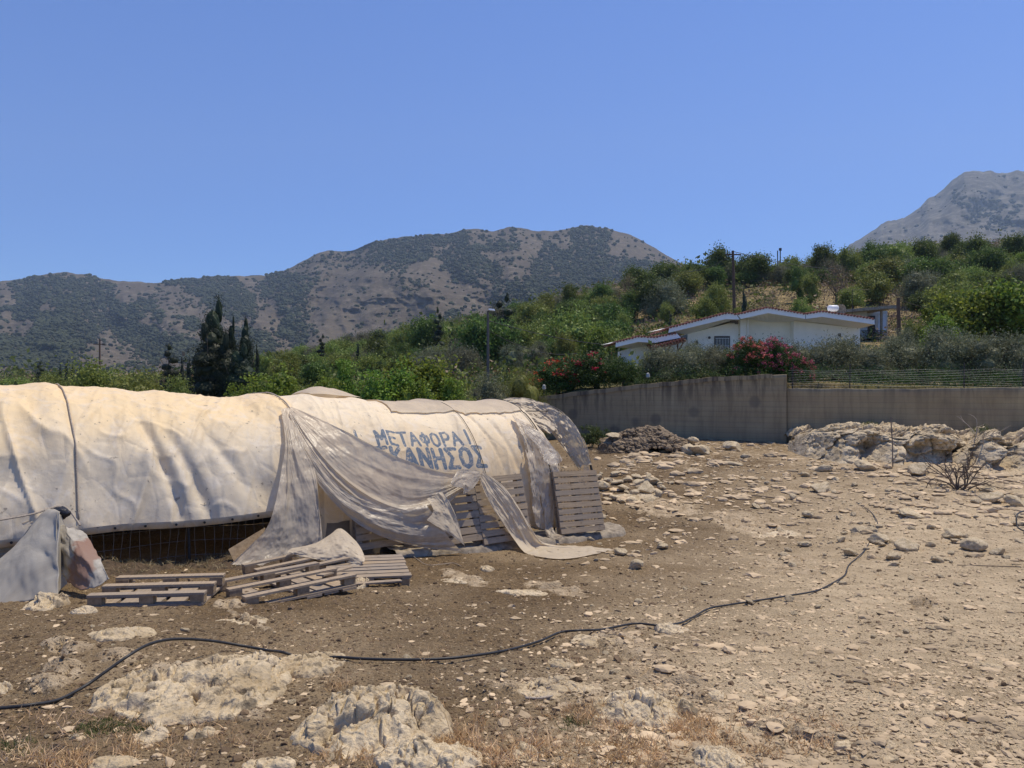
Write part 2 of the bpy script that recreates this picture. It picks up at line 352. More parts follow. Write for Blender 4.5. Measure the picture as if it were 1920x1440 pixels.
# foliage
def leafmat(name, c1, c2, rnd=.25, trl=.3, rough=.55):
    k = NT(name, rough, .25); c = k.coord('Object'); n = k.noise(c, 5.0, 4, .6); r = k.n('ShaderNodeObjectInfo').outputs['Random']
    g = k.n('ShaderNodeNewGeometry').outputs['Random Per Island']
    col = k.mix(k.ramp(n, [(.35, 0.0), (.65, 1.0)]), c1, c2)
    hs = k.n('ShaderNodeHueSaturation'); k.l(k.math('ADD', k.math('MULTIPLY', r, .05), .475), hs.inputs['Hue'])
    k.l(k.math('ADD', k.math('MULTIPLY', g, .7), .62), hs.inputs['Value']); k.l(col, hs.inputs['Color'])
    v = k.mix(1.0, hs.outputs[0], k.ramp(r, [(0, 1-rnd), (1, 1+rnd)]), 'MULTIPLY')
    k.fin(v)
    tr = k.n('ShaderNodeBsdfTranslucent'); k.l(v, tr.inputs[0]); a = k.n('ShaderNodeMixShader'); a.inputs[0].default_value = trl
    k.l(k.b.outputs[0], a.inputs[1]); k.l(tr.outputs[0], a.inputs[2]); k.l(a.outputs[0], k.out.inputs[0]); return k.m
L_round = leafmat('foliage_dark_green', (.066, .102, .022), (.145, .195, .042), .25, .35)
L_bright = leafmat('foliage_fig_green', (.13, .20, .028), (.24, .32, .05), .15, .38)
L_mid = leafmat('foliage_yellow_green', (.155, .195, .040), (.26, .295, .070), .2, .35)
L_olive = leafmat('foliage_olive', (.135, .145, .072), (.235, .235, .14), .18, .28)
L_cyp = leafmat('foliage_cypress', (.016, .026, .012), (.034, .046, .018), .15, .1)
L_oran = leafmat('foliage_citrus', (.035, .075, .018), (.075, .12, .026), .15, .3)
L_dry = leafmat('dry_scrub_twigs', (.20, .145, .08), (.32, .24, .14), .3, .2)
L_grass = leafmat('straw_grass', (.60, .44, .19), (.82, .65, .36), .1, .35)
L_green = leafmat('low_green_weed', (.08, .11, .035), (.13, .16, .05), .1, .3)
M_red = leafmat('red_petals', (.42, .015, .012), (.55, .04, .03), .1, .3); M_pink = leafmat('crimson_petals', (.40, .06, .075), (.60, .17, .17), .1, .3)
M_bark = plain('bark', (.13, .10, .075), .95, .3, 8, bump=.6)
HAZE = 0.00011

# ================================================================== THE YARD FLOOR
random.seed(5); R = np.random.RandomState(7)
def ell(px, py, cx, cy, rx, ry, rot=0.0):
    a = math.radians(rot); dx, dy = px-cx, py-cy
    u = dx*math.cos(a)+dy*math.sin(a); v = -dx*math.sin(a)+dy*math.cos(a)
    return np.clip(1.25-np.sqrt((u/rx)**2+(v/ry)**2), 0, 1)
ROCKY = [(1400, 985, 85, 26, 12), (1250, 955, 90, 20, 5), (1475, 1068, 85, 18, 10), (1500, 1050, 50, 12, 5), (1180, 1212, 100, 22, 15), (1250, 1265, 110, 26, 18), (1330, 1320, 90, 18, 20),
         (1730, 1135, 40, 16, 0), (1040, 1105, 75, 12, 12), (870, 1085, 60, 12, 15), (130, 1215, 60, 16, 5), (120, 1258, 50, 22, 5), (470, 1168, 55, 9, 25), (430, 1135, 40, 9, 0), (1600, 1400, 90, 22, 12),
         (1480, 1375, 90, 14, 10), (700, 1370, 160, 50, 0), (380, 1300, 170, 55, 15), (1150, 1330, 120, 25, 10), (980, 1290, 110, 22, 0), (1700, 935, 120, 10, 5), (90, 1290, 60, 20, 0), (230, 1235, 60, 16, 0)]
def pix(x, y, z): yy = np.maximum(y, .5); return 960+F*x/yy, 720+F*(CZ-z)/yy
def gmask(x, y):
    px, py = pix(x, y, gz(x, y)); r = np.zeros_like(px)
    for e in ROCKY: r = np.maximum(r, ell(px, py, *e))
    far = sst(860, 1300, px)*sst(930, 870, py)*.42
    d = sst(950, 1620, px+(py-1150)*1.1)*.85+.08+.28*fbm(x*.8, y*.8, 1.0)
    d = np.where(px < 700, d+.15*sst(1150, 1350, py), d)
    return np.maximum(r, far)*(y > 1.5), np.clip(d, 0, 1)
def gdetail(x, y, rocky):
    n = .020*fbm(x*3.1, y*3.1, 0, 3)+.011*ridged(x*11, y*11, 2.0, 3)+.006*fbm(x*34, y*34, 0, 2)
    w1, w2, w3 = worley(x*2.6+.4*fbm(x, y, 3., 2), y*3.4, 0.0, 4); n = n+np.clip(rocky, 0, 1)*(.03+.05*ridged(x*1.9, y*1.9, 5.0, 4)+.035*w3-.05*np.exp(-(w2/.09)**2))*sst(.15, .55, rocky)
    return n
nr_, nc_ = 620, 860
yy = np.concatenate([[-14, -6, -2, 0, .8], np.geomspace(1.4, 36.5, nr_-5)])
tt = np.concatenate([np.linspace(-2.2, -1.0, 20)[:-1], np.linspace(-1.0, 1.0, nc_-38), np.linspace(1.0, 2.2, 20)[1:]])
Yg, Tg = np.meshgrid(yy, tt, indexing='ij'); Xg = Tg*np.maximum(Yg+4*(Yg < 1.4), 3.0 if False else 1.4)
Xg = Tg*np.maximum(Yg, 1.4)*np.where(Yg < 1.4, 1+(1.4-Yg)*1.2, 1)
rocky, dusty = gmask(Xg, Yg)
Zg = gz(Xg, Yg)+gdetail(Xg, Yg, rocky)*np.where(Yg < 1.4, .2, 1)
WALLP = np.array([W(760, 720, 34.5), W(1020, 720, 32.2), W(1475, 720, 28.0), W(1476, 720, 28.08), W(1930, 720, 25.2), W(2500, 720, 22.0)])
def wallY(px):
    """distance of the retaining wall's face in a given direction"""
    px = np.asarray(px, float); out = np.full(px.shape, 34.8); t = (px-960)/F
    for a, b in zip(WALLP[:-1], WALLP[1:]):
        ta, tb = a[0]/a[1], b[0]/b[1]; d = b-a
        s = (t*a[1]-a[0])/(d[0]-t*d[1]); y = a[1]+s*d[1]
        out = np.where((t >= ta) & (t <= tb), y, out)
    return out
g = obj('ground', np.stack([Xg, Yg, Zg], -1).reshape(-1, 3), grid_faces(len(yy), len(tt)), M_soil, smooth=True, attrs={'rocky': rocky, 'dusty': dusty})
props(g, kind='structure')

# ================================================================== HILLSIDE behind the wall
k = NT('dry_hillside', .97, .1); c = k.coord('World'); n1 = k.noise(c, .06, 8, .65, .6); n2 = k.noise(c, .8, 8, .7); n3 = k.noise(c, 3.5, 5, .7)
col = k.ramp(n1, [(.36, (.20, .185, .065)), (.5, (.33, .245, .115)), (.66, (.44, .32, .17))])
col = k.mix(k.ramp(n2, [(.42, .8), (.62, 0.0)]), col, (.095, .085, .045)); col = k.mix(k.ramp(n3, [(.62, 0.0), (.74, .6)]), col, (.36, .31, .22))
M_hill = k.fin(col, k.bump(n2, .8, .6, k.bump(n3, .6, .2)))
HPX = np.array([-900, 0, 300, 500, 700, 900, 1100, 1300, 1500, 1700, 1920, 2600], float)
HY = np.array([22, 36, 50, 70, 100, 140, 180, 230, 320, 500, 800], float)
HP = {  # picture height of the slope at each distance, or ('z', metres)
 -900: [.2, .2, .2, .3, 1, 2, 3, 4, 5, 8, 12], 0: [.2, .2, .2, .3, 1, 2, 3, 4, 5, 8, 12], 300: [.2, .2, .2, .3, 1, 2, 3, 4, 6, 9, 14]}
def zp(py, Y): return CZ-(py-720)/F*Y
rows = {500: (None, None, 742, 730, 716, 700, 692, 690, 688, 690, 695), 700: (None, None, 738, 722, 702, 678, 664, 658, 655, 660, 670),
 900: (None, None, 728, 706, 676, 640, 618, 606, 602, 615, 640), 1100: (None, None, 708, 684, 640, 590, 564, 552, 556, 585, 625), 1300: (None, None, 693, 655, 602, 548, 520, 508, 520, 560, 610),
 1500: (None, None, 690, 645, 580, 530, 510, 506, 522, 560, 610), 1700: (None, None, 690, 640, 588, 528, 490, 472, 485, 530, 590), 1920: (None, None, 688, 635, 570, 508, 474, 464, 470, 510, 570), 2600: (None, None, 688, 635, 562, 492, 450, 435, 440, 490, 560)}
z36 = {500: .3, 700: .6, 900: 1.2, 1100: 2.9, 1300: 3.3, 1500: 3.3, 1700: 3.1, 1920: 3.0, 2600: 3.0}
z22 = {500: .2, 700: .2, 900: .6, 1100: 2.45, 1300: 2.95, 1500: 2.80, 1700: 2.80, 1920: 2.80, 2600: 2.8}
HT = []
for p in HPX:
    if p <= 300: HT.append(HP[int(p)])
    else:
        r = rows[int(p)]; HT.append([z22[int(p)], z36[int(p)]]+[zp(r[j], HY[j]) for j in range(2, len(HY))])
HT = np.array(HT)
def hz(x, y):
    x = np.asarray(x, float); y = np.asarray(y, float)
    p = np.clip(960+F*x/np.maximum(y, 1), HPX[0], HPX[-1]-1e-6); yc = np.clip(y, HY[0], HY[-1]-1e-6)
    i = np.clip(np.searchsorted(HPX, p, side='right')-1, 0, len(HPX)-2); j = np.clip(np.searchsorted(HY, yc, side='right')-1, 0, len(HY)-2)
    a = (p-HPX[i])/(HPX[i+1]-HPX[i]); b = (yc-HY[j])/(HY[j+1]-HY[j]); a = a*a*(3-2*a)
    z = HT[i, j]*(1-a)*(1-b)+HT[i+1, j]*a*(1-b)+HT[i, j+1]*(1-a)*b+HT[i+1, j+1]*a*b
    amp = sst(55, 160, y)*(.4+.9*sst(700, 1200, p))
    return z+amp*(1.6*fbm(x*.03, y*.03, 1.0, 3)+.35*ridged(x*.16, y*.16, 2.0, 3))
def hat(px, Y): x = (px-960)/F*Y; return np.array([x, Y, float(hz(x, Y))])
hp = np.linspace(-880, 2580, 420); hr = np.linspace(0, 1, 300)
PX, RR = np.meshgrid(hp, hr, indexing='ij'); y0 = wallY(PX)+.28
YY = y0*(800/y0)**RR; XX = (PX-960)/F*YY; ZZ = hz(XX, YY)
XX, YY, ZZ = [np.concatenate([q[:, :1], q], 1) for q in (XX, YY, ZZ)]; ZZ[:, 0] -= 2.0
h = obj('hillside', np.stack([XX, YY, ZZ], -1).reshape(-1, 3), grid_faces(420, 301)[:, ::-1], M_hill); props(h, kind='structure')

# scrub, dry grass and low bushes over the slope
def leaves(n, cen, spread, size, asp=.5, seed=0, up=0.0, out=None, curl=0.0):
    """n leaf quads around the given centres"""
    r = np.random.RandomState(seed); k = r.randint(0, len(cen), n)
    p = cen[k]+r.normal(size=(n, 3))*(spread if np.isscalar(spread) else spread[k][:, None])
    d = r.normal(size=(n, 3)); d[:, 2] += up; d /= np.linalg.norm(d, axis=1)[:, None]
    e = np.cross(d, r.normal(size=(n, 3))); e /= np.linalg.norm(e, axis=1)[:, None]+1e-9
    s = (size if np.isscalar(size) else size[k])*r.uniform(.6, 1.35, n)
    a = d*s[:, None]; b = e*(s*asp)[:, None]
    v = np.stack([p-a*.5, p+b*.5-a*.05, p+a*.5, p-b*.5-a*.05], 1).reshape(-1, 3)
    return v, np.arange(n*4).reshape(-1, 4)
def scatter_scrub(name, n, mat, seed, size, dens, cover):
    r = np.random.RandomState(seed); px = r.uniform(-200, 2200, n); u = r.uniform(0, 1, n)
    Y = 36*(260/36.0)**u; x = (px-960)/F*Y; z = hz(x, Y)
    m = dens(px, Y, x)
    x, Y, z = x[m], Y[m], z[m]; s = size*r.lognormal(0, .35, len(x))*(.6+Y/110)
    cen = np.stack([x, Y, z+s*.30], -1)
    v, f = leaves(len(x)*cover, cen, s*.40, s*.26, .6, seed+1, .6)
    o = obj(name, v, f, mat, smooth=False); props(o, kind='stuff')
scatter_scrub('dry_scrub', 17000, L_dry, 11, .5, lambda p, Y, x: fbm(x*.05, Y*.05, 4.0) < .12, 24)
scatter_scrub('green_scrub', 10000, L_mid, 12, .55, lambda p, Y, x: (fbm(x*.05, Y*.05, 4.0) > -.05) & ~((p > 1130) & (p < 1760) & (Y > 58) & (Y < 135) & (fbm(x*.11, Y*.11, 6.0) > -.22)), 34)
scatter_scrub('dark_scrub', 3600, L_round, 13, .75, lambda p, Y, x: (fbm(x*.06, Y*.06, 9.0) > 0) | (p < 1150), 60)

# ================================================================== MOUNTAINS
def mountain(name, sky_pts, foot_pts, Yf, Yc, px0, px1, nx, ny, relief, seed, mat, valleys=(), rim=5.0):
    pxs = np.linspace(px0, px1, nx); sy = np.interp(pxs, [a for a, b in sky_pts], [b for a, b in sky_pts])
    ker = np.hanning(9); ker /= ker.sum(); sy = np.convolve(np.pad(sy, 4, 'edge'), ker, 'valid')
    sy = sy+rim*.5*fbm(pxs*.05, 0*pxs, seed, 4)
    fy = np.interp(pxs, [a for a, b in foot_pts], [b for a, b in foot_pts])
    s = np.concatenate([np.linspace(0, 1, ny), 1+np.linspace(0, 1, 14)[1:]*.35])
    P, Q = np.meshgrid(pxs, s, indexing='ij'); q1 = np.minimum(Q, 1)
    PY = fy[:, None]+(sy-fy)[:, None]*q1**.92
    Yb = Yf+(Yc-Yf)*q1**1.25
    wx, wy = P*.004, PY*.006
    rel = relief*(1.0*ridged(wx*1.1+.3*fbm(wx*2, wy*2, seed), wy*.8, seed, 5)+.25*fbm(wx*9, wy*9, seed+2, 4))
    for pts, width, depth in valleys:
        d = np.full(P.shape, 1e9); pts = np.array(pts, float)
        for a, b in zip(pts[:-1], pts[1:]):
            ab = b-a; t = np.clip(((P-a[0])*ab[0]+(PY-a[1])*ab[1])/(ab@ab), 0, 1)
            d = np.minimum(d, np.hypot(P-a[0]-t*ab[0], PY-a[1]-t*ab[1]))
        rel = rel-depth*np.exp(-(d/width)**2)
    Yw = Yb-rel*np.sin(np.pi*np.clip(q1, 0, 1))**.5*.9
    X = (P-960)/F*Yw; Z = CZ-(PY-720)/F*Yw
    ov = Q > 1; drop = np.where(ov, (Q-1), 0)
    Yw2 = Yw+drop*Yc*1.0; X = np.where(ov, X*Yw2/Yw, X); Z = np.where(ov, Z-drop*Yc*.35, Z)
    o = obj(name, np.stack([X, Yw2, Z], -1).reshape(-1, 3), grid_faces(nx, len(s))[:, ::-1], mat); props(o, kind='structure')
    return X, Yw2, Z, P, PY
def mt_mat(name, a, b, rock, sc=1.0, rk=(.5, .72)):
    k = NT(name, .97, .05); c = k.coord('World'); n1 = k.noise(c, .0022*sc, 8, .62, .5); n2 = k.noise(c, .02*sc, 8, .72); n3 = k.noise(c, .09*sc, 4, .7)
    col = k.mix(k.ramp(n1, [(.38, 0.0), (.62, 1.0)]), a, b)
    col = k.mix(k.ramp(n2, [(rk[0], 0.0), (rk[1], .85)]), col, rock); col = k.mix(k.ramp(n3, [(.4, .55), (.55, 0.0)]), col, (.075, .075, .045))
    return k.fin(col, k.bump(n2, .9, 9/sc, k.bump(n3, .7, 3/sc)))
M_mt = mt_mat('mountain_dry_slope', (.102, .082, .063), (.132, .108, .082), (.26, .22, .165))
M_mt2 = mt_mat('mountain_bare_limestone', (.09, .08, .066), (.125, .11, .09), (.25, .23, .195), .7, (.45, .62))
SKY1 = [(-900, 560), (-300, 545), (0, 527), (50, 521), (95, 512), (120, 510), (165, 515), (195, 524), (240, 528), (290, 530), (335, 524), (365, 522), (400, 517), (425, 519), (455, 517), (490, 517), (520, 511), (555, 497), (590, 478), (615, 469), (645, 471), (668, 466), (700, 453), (745, 445), (800, 440), (845, 436),
        (870, 430), (895, 428), (925, 434), (955, 426), (985, 430), (1015, 434), (1045, 432), (1075, 426), (1100, 421), (1130, 427), (1165, 434), (1195, 447), (1225, 464), (1255, 482), (1290, 498), (1340, 520), (1420, 560), (1500, 600)]
mt1 = mountain('mountain', SKY1, [(-900, 730), (0, 728), (600, 725), (1000, 690), (1500, 690)], 820, 2500, -900, 1500, 900, 260, 250, 3.1, M_mt,
    [([(690, 466), (645, 500), (600, 560), (560, 640)], 22, 230), ([(480, 520), (505, 560), (520, 620), (540, 680)], 26, 180), ([(200, 530), (190, 600), (260, 650)], 30, 140), ([(60, 540), (20, 620)], 22, 120), ([(880, 440), (830, 470), (850, 520), (900, 560)], 26, 120), ([(1010, 440), (1010, 500), (980, 560)], 22, 90)])
SKY2 = [(1450, 545), (1540, 500), (1600, 455), (1640, 428), (1668, 413), (1700, 404), (1722, 388), (1745, 372), (1770, 352), (1788, 335), (1805, 322), (1830, 317), (1848, 320), (1868, 326), (1890, 325), (1908, 321), (1935, 318), (1980, 326), (2100, 330), (2300, 300), (2500, 330)]
mt2 = mountain('limestone_peak', SKY2, [(1450, 600), (2500, 600)], 1900, 3900, 1450, 2500, 460, 200, 420, 8.2, M_mt2, [([(1790, 350), (1700, 440)], 14, 160), ([(1900, 350), (1840, 400), (1800, 440)], 20, 200)], 12.0)
ico0 = None
def ico(sub):
    t = (1+5**.5)/2
    v = [(-1, t, 0), (1, t, 0), (-1, -t, 0), (1, -t, 0), (0, -1, t), (0, 1, t), (0, -1, -t), (0, 1, -t), (t, 0, -1), (t, 0, 1), (-t, 0, -1), (-t, 0, 1)]
    f = [(0, 11, 5), (0, 5, 1), (0, 1, 7), (0, 7, 10), (0, 10, 11), (1, 5, 9), (5, 11, 4), (11, 10, 2), (10, 7, 6), (7, 1, 8), (3, 9, 4), (3, 4, 2), (3, 2, 6), (3, 6, 8), (3, 8, 9), (4, 9, 5), (2, 4, 11), (6, 2, 10), (8, 6, 7), (9, 8, 1)]
    v = [np.array(p)/np.linalg.norm(p) for p in v]
    for _ in range(sub):
        c = {}; nf = []
        def mid(a, b):
            key = (min(a, b), max(a, b))
            if key not in c: m = v[a]+v[b]; v.append(m/np.linalg.norm(m)); c[key] = len(v)-1
            return c[key]
        for a, b, d in f:
            x, y, z = mid(a, b), mid(b, d), mid(d, a); nf += [(a, x, z), (b, y, x), (d, z, y), (x, y, z)]
        f = nf
    return np.array(v), np.array(f)
I0, I1, I2, I3, I4 = [ico(i) for i in range(5)]
def many(base, n, cen, sc, seed, jit=.25, ang=True):
    bv, bf = base; r = np.random.RandomState(seed); m = len(bv)
    v = bv[None]*(1+jit*r.normal(size=(n, m, 1)))
    th = r.uniform(0, 6.283, n); c, s = np.cos(th)[:, None], np.sin(th)[:, None]
    v = v*sc[:, None, :]
    x = v[..., 0]*c-v[..., 1]*s; y = v[..., 0]*s+v[..., 1]*c
    v = np.stack([x, y, v[..., 2]], -1)+cen[:, None]
    f = bf[None]+np.arange(n)[:, None, None]*m
    return v.reshape(-1, 3), f.reshape(-1, 3)
# clumps of oak and shrub on the mountains, too many to count
def mscrub(name, g, n, seed, dens, size, mat):
    X, Y, Z, P, PY = g; r = np.random.RandomState(seed); i = r.randint(0, X.shape[0]-1, n); j = (r.uniform(0, 1, n)**1.0*(X.shape[1]-16)).astype(int)
    p, q = P[i, j], PY[i, j]; d = dens(p, q); m = r.uniform(0, 1, n) < d
    i, j = i[m], j[m]; c = np.stack([X[i, j], Y[i, j], Z[i, j]], -1)+r.normal(size=(m.sum(), 3))*[4, 4, 0]
    w = size*np.minimum(r.lognormal(0, .5, len(c)), 2.0)*(c[:, 1]/1500)**.5
    v, f = many(I1, len(c), c+np.array([0, 0, 1])*w[:, None]*.35, np.stack([w, w, w*.8], -1), seed+1, .16)
    o = obj(name, v, f, mat, smooth=False); props(o, kind='stuff')
M_mscrub = plain('mountain_oak_scrub', (.048, .056, .028), .95, .45, .02, kind='World', bump=0)
def dens1(p, q):
    b = .035+.06*sst(.0, .3, fbm(p*.02, q*.03, 3.0, 4))
    thick = sst(.12, .17, fbm(p*.011+.004*q, q*.017-.004*p, 7.0, 5)+.0)*.9
    for cx, cy, rx, ry, a in [(300, 640, 150, 42, 15), (880, 500, 90, 38, 0), (1010, 540, 110, 28, 0), (1190, 500, 80, 22, 10), (560, 600, 45, 80, 25), (440, 560, 70, 45, 30), (920, 465, 90, 16, 0), (120, 590, 90, 16, -10), (350, 530, 80, 10, 0), (50, 660, 60, 30, 0), (1070, 500, 90, 30, 10)]:
        thick = np.maximum(thick, sst(.45, .75, ell(p, q, cx, cy, rx, ry, a)+.5*fbm(p*.03, q*.04, 5.0, 4)))
    bare = sst(.1, .6, ell(p, q, 680, 580, 130, 105, 10)); thick = thick*(1-bare)
    high = sst(.2, .7, ell(p, q, 760, 470, 260, 28, -8))*.25
    return np.clip(b*(1-.6*bare)+thick*.9+high*.8, 0, 1)
mscrub('mountain_scrub', mt1, 130000, 31, dens1, 2.6, M_mscrub)
mscrub('peak_scrub', mt2, 14000, 37, lambda p, q: .03+.9*sst(.1, .6, ell(p, q, 1850, 400, 70, 35, 30)+.5*fbm(p*.03, q*.04, 5.0, 4)), 3.6, M_mscrub)

# ================================================================== RETAINING WALL
def wall_mesh(P0, P1, z0a, z0b, topf, th, nx, ny):
    """upright slab between two plan points; back face too"""
    a, b = np.array(P0[:2]), np.array(P1[:2]); d = b-a; n = np.array([d[1], -d[0]]); n = n/np.linalg.norm(n)
    if n[1] > 0: n = -n
    us = np.linspace(0, 1, nx); vs = np.linspace(0, 1, ny); V = []; A = []
    for u in us:
        p = a+d*u; tz = topf(u); bz = z0a+(z0b-z0a)*u
        for v in vs:
            z = bz+(tz-bz)*v; w = .012*float(noise(u*9, z*3, 1)); V.append((p[0]+n[0]*w, p[1]+n[1]*w, z)); A.append(tz-z)
        for off in (0.03, th): V.append((p[0]-n[0]*off, p[1]-n[1]*off, tz+.015)); A.append(0)
        V.append((p[0]-n[0]*th, p[1]-n[1]*th, bz)); A.append(1)
    return np.array(V), grid_faces(nx, ny+3), np.array(A)
def zat(py, p): return CZ-(py-720)/F*p[1]
pA, pB = WALLP[0], WALLP[2]
tL = lambda u: np.interp(u, [0, .37, .62, .85, 1], [zat(772, pA), zat(749, WALLP[1]), 2.85, 3.22, zat(703, pB)])+.01*math.sin(u*40)
t = thing('retaining_wall', 'tall stained concrete wall with its top climbing to the right behind the tunnel and rubble heap', 'wall', ((pA[0]+pB[0])/2, (pA[1]+pB[1])/2, .6))
v, f, a = wall_mesh(pA, pB, -.4, .3, tL, .25, 180, 26); obj('wall_face', v, f, M_conc, t, attrs={'fromtop': a})
d = (pB-pA)
mb = MB(); pts = [pA+d*u for u in np.linspace(.36, .97, 40)]
V = []
for i, p in enumerate(pts):
    z = tL(np.linspace(.36, .97, 40)[i]); j = .012*math.sin(i*1.7)
    V += [(p[0]-.02, p[1]-.035, z-.11+j), (p[0]-.02, p[1]-.035, z+.055+j), (p[0], p[1]+.28, z+.055+j), (p[0], p[1]+.28, z-.05)]
mb.add(V, [[i*4+k, i*4+k+1, i*4+k+5, i*4+k+4] for i in range(39) for k in range(3)]); mb.build('coping', M_conc, t)
pA, pB = WALLP[3], WALLP[4]; pC = WALLP[5]
t = thing('retaining_wall', 'lower grey concrete wall right of the corner, above the rock outcrop and below the wire fence', 'wall', ((pA[0]+pB[0])/2, (pA[1]+pB[1])/2, .9))
tR = lambda u: np.interp(u, [0, .5, 1], [zat(729, pA), zat(730, (pA+pB)/2), zat(726, pB)])+.008*math.sin(u*31)
v, f, a = wall_mesh(pA, pB, .2, .4, tR, .25, 140, 22); obj('wall_face', v, f, M_conc, t, attrs={'fromtop': a+.6})
v, f, a = wall_mesh(pB, pC, .4, .4, lambda u: tR(1), .25, 60, 10); obj('wall_face', v, f, M_conc, t, attrs={'fromtop': a+.6})
# wire fence on the right wall
A = WALLP[3]+np.array([.1, .14, 0]); B = WALLP[4]+np.array([0, .14, 0]); C_ = WALLP[5]+np.array([0, .14, 0])
t = thing('wire_fence', 'low fence of thin horizontal wires on thin posts along the right wall top', 'fence', tuple(A[:2])+(2.8,))
mb = MB()
for k in range(8):
    z = 2.93+k*.092*(1-.02*k)
    pts = [A+(B-A)*u+np.array([0, 0, z+.02*math.sin(u*23+k)]) for u in np.linspace(0, 1, 50)]+[B+(C_-B)*u+np.array([0, 0, z]) for u in np.linspace(.1, 1, 8)]
    for p in pts: p[2] = p[2]-CZ if p[2] > 5 else p[2]
    mb.tube(pts, .0021, 4)
mb.build('wire_strands', M_fwire, t)
for u in (.02, .28, .76, .99):
    p = A+(B-A)*u; mb = MB().tube([(p[0], p[1]+.03, 2.7), (p[0]+.01, p[1]+.03, 3.72)], .02, 6); mb.build('post', M_iron, t)

# ================================================================== POWER POLES, WIRES, MASTS
def post(px, pyt, pyb, Y, r, lean=0): 
    a = W(px+lean, pyb, Y); b = W(px, pyt, Y); return a, b
a, b = post(1374, 470, 600, 88, .17, 4); g0 = hat(1378, 88)
t = thing('power_pole', 'tall brown timber pole rising behind the white house roof with a small crossarm', 'utility pole', g0)
MB().tube([(g0[0], g0[1], g0[2]-.5), b], [.21, .14], 10).build('pole', M_pole, t)
MB().box((b[0]-.9, b[1]-.1, b[2]-.55), (b[0]+.9, b[1]-.22+.05, b[2]-.4)).build('crossarm', M_pole, t)
for dx in (-.8, -.25, .35, .8): MB().tube([(b[0]+dx, b[1]-.14, b[2]-.4), (b[0]+dx, b[1]-.14, b[2]-.15)], [.05, .035], 8).build('insulator', M_lampw, t)
top1 = b
def wire(name, P, Q, sag, r, label, group=None, mat=None):
    u = np.linspace(0, 1, 24)[:, None]; pts = np.array(P)*(1-u)+np.array(Q)*u; pts[:, 2] -= sag*4*u[:, 0]*(1-u[:, 0])
    o = MB().tube(pts, r, 4).build(name, mat or M_iron, origin=np.array(P)); props(o, label, 'wire', group)
a, b = post(1684, 558, 632, 62, .13, 3); g0 = hat(1687, 62)
t = thing('timber_pole', 'short dark timber pole between the far house and the bright green tree', 'pole', g0)
MB().tube([(g0[0], g0[1], g0[2]-.3), b], [.17, .13], 10).build('pole', M_pole, t); MB().tube([b+np.array([-.12, 0, -.1]), b+np.array([.3, -.1, -.08])], .03, 6).build('bracket', M_iron, t)
top2 = b
a, b = post(915, 583, 705, 40, .1); g0 = hat(915, 40)
t = thing('street_lamp', 'slim dark street lamp with a pale head standing left of the dark conifer', 'street lamp', g0)
MB().tube([(g0[0], g0[1], g0[2]-.2), b], [.095, .06], 10).build('pole', M_grey, t)
lp = np.array(b)
MB().tube([lp+[0, 0, -.05], lp+[.1, -.12, .05], lp+[.28, -.2, .06]], .03, 6).build('arm', M_grey, t)
MB().add([lp+[.02, -.3, .02], lp+[.38, -.3, -.02], lp+[.38, -.12, -.02], lp+[.02, -.12, .02], lp+[.06, -.28, .1], lp+[.34, -.27, .08], lp+[.34, -.14, .08], lp+[.06, -.14, .1]], [[0, 3, 2, 1], [4, 5, 6, 7], [0, 1, 5, 4], [1, 2, 6, 5], [2, 3, 7, 6], [3, 0, 4, 7]]).build('lamp_head', M_lampw, t)
wire('power_line', lp+[0, 0, -.5], W(1260, 640, 75), .8, .018, 'thin dark wire running right from the street lamp past the conifer')
wire('power_line', lp+[0, 0, -1.0], W(1085, 662, 48), .5, .016, 'lower thin wire slanting down right from the street lamp')
wire('power_line', top1+[0, -.1, -.1], W(1640, 500, 175), 1.2, .035, 'upper wire from the tall brown pole across the sky to the crest mast')
wire('power_line', top1+[0, -.1, -.5], W(1250, 500, 150), 1.4, .03, 'wire running left from the tall brown pole over the round treetops')
wire('power_line', top2+[0, 0, -.1], W(1990, 585, 60), 1.0, .014, 'wire from the short timber pole into the bright green tree')
a, b = post(187, 636, 712, 210, .2); g0 = hat(187, 210)
t = thing('crossarm_pole', 'far bare pole with a wide crossarm above the light green bushes at left', 'utility pole', g0)
MB().tube([(g0[0], g0[1], g0[2]-.5), b], [.3, .2], 8).build('pole', M_pole, t); MB().box((b[0]-1.6, b[1]-.3, b[2]-1.5), (b[0]+1.6, b[1]-.1, b[2]-1.25)).build('crossarm', M_pole, t)
for k, (px, pt_, Y) in enumerate([(1463, 466, 178), (1458, 470, 179)]):
    g0 = hat(px, Y); b = W(px, pt_, Y)
    t = thing('crest_mast', ['thin mast with a small box on the bare crest left of the wooded skyline', 'shorter bare mast just left of the boxed mast on the crest'][k], 'mast', g0)
    MB().tube([(g0[0], g0[1], g0[2]-.5), b], .12, 6).build('pole', M_iron, t)
    if k == 0: MB().box((b[0]-.26, b[1]-.2, b[2]-.5), (b[0]+.26, b[1]+.2, b[2]+.1)).build('box', M_iron, t)

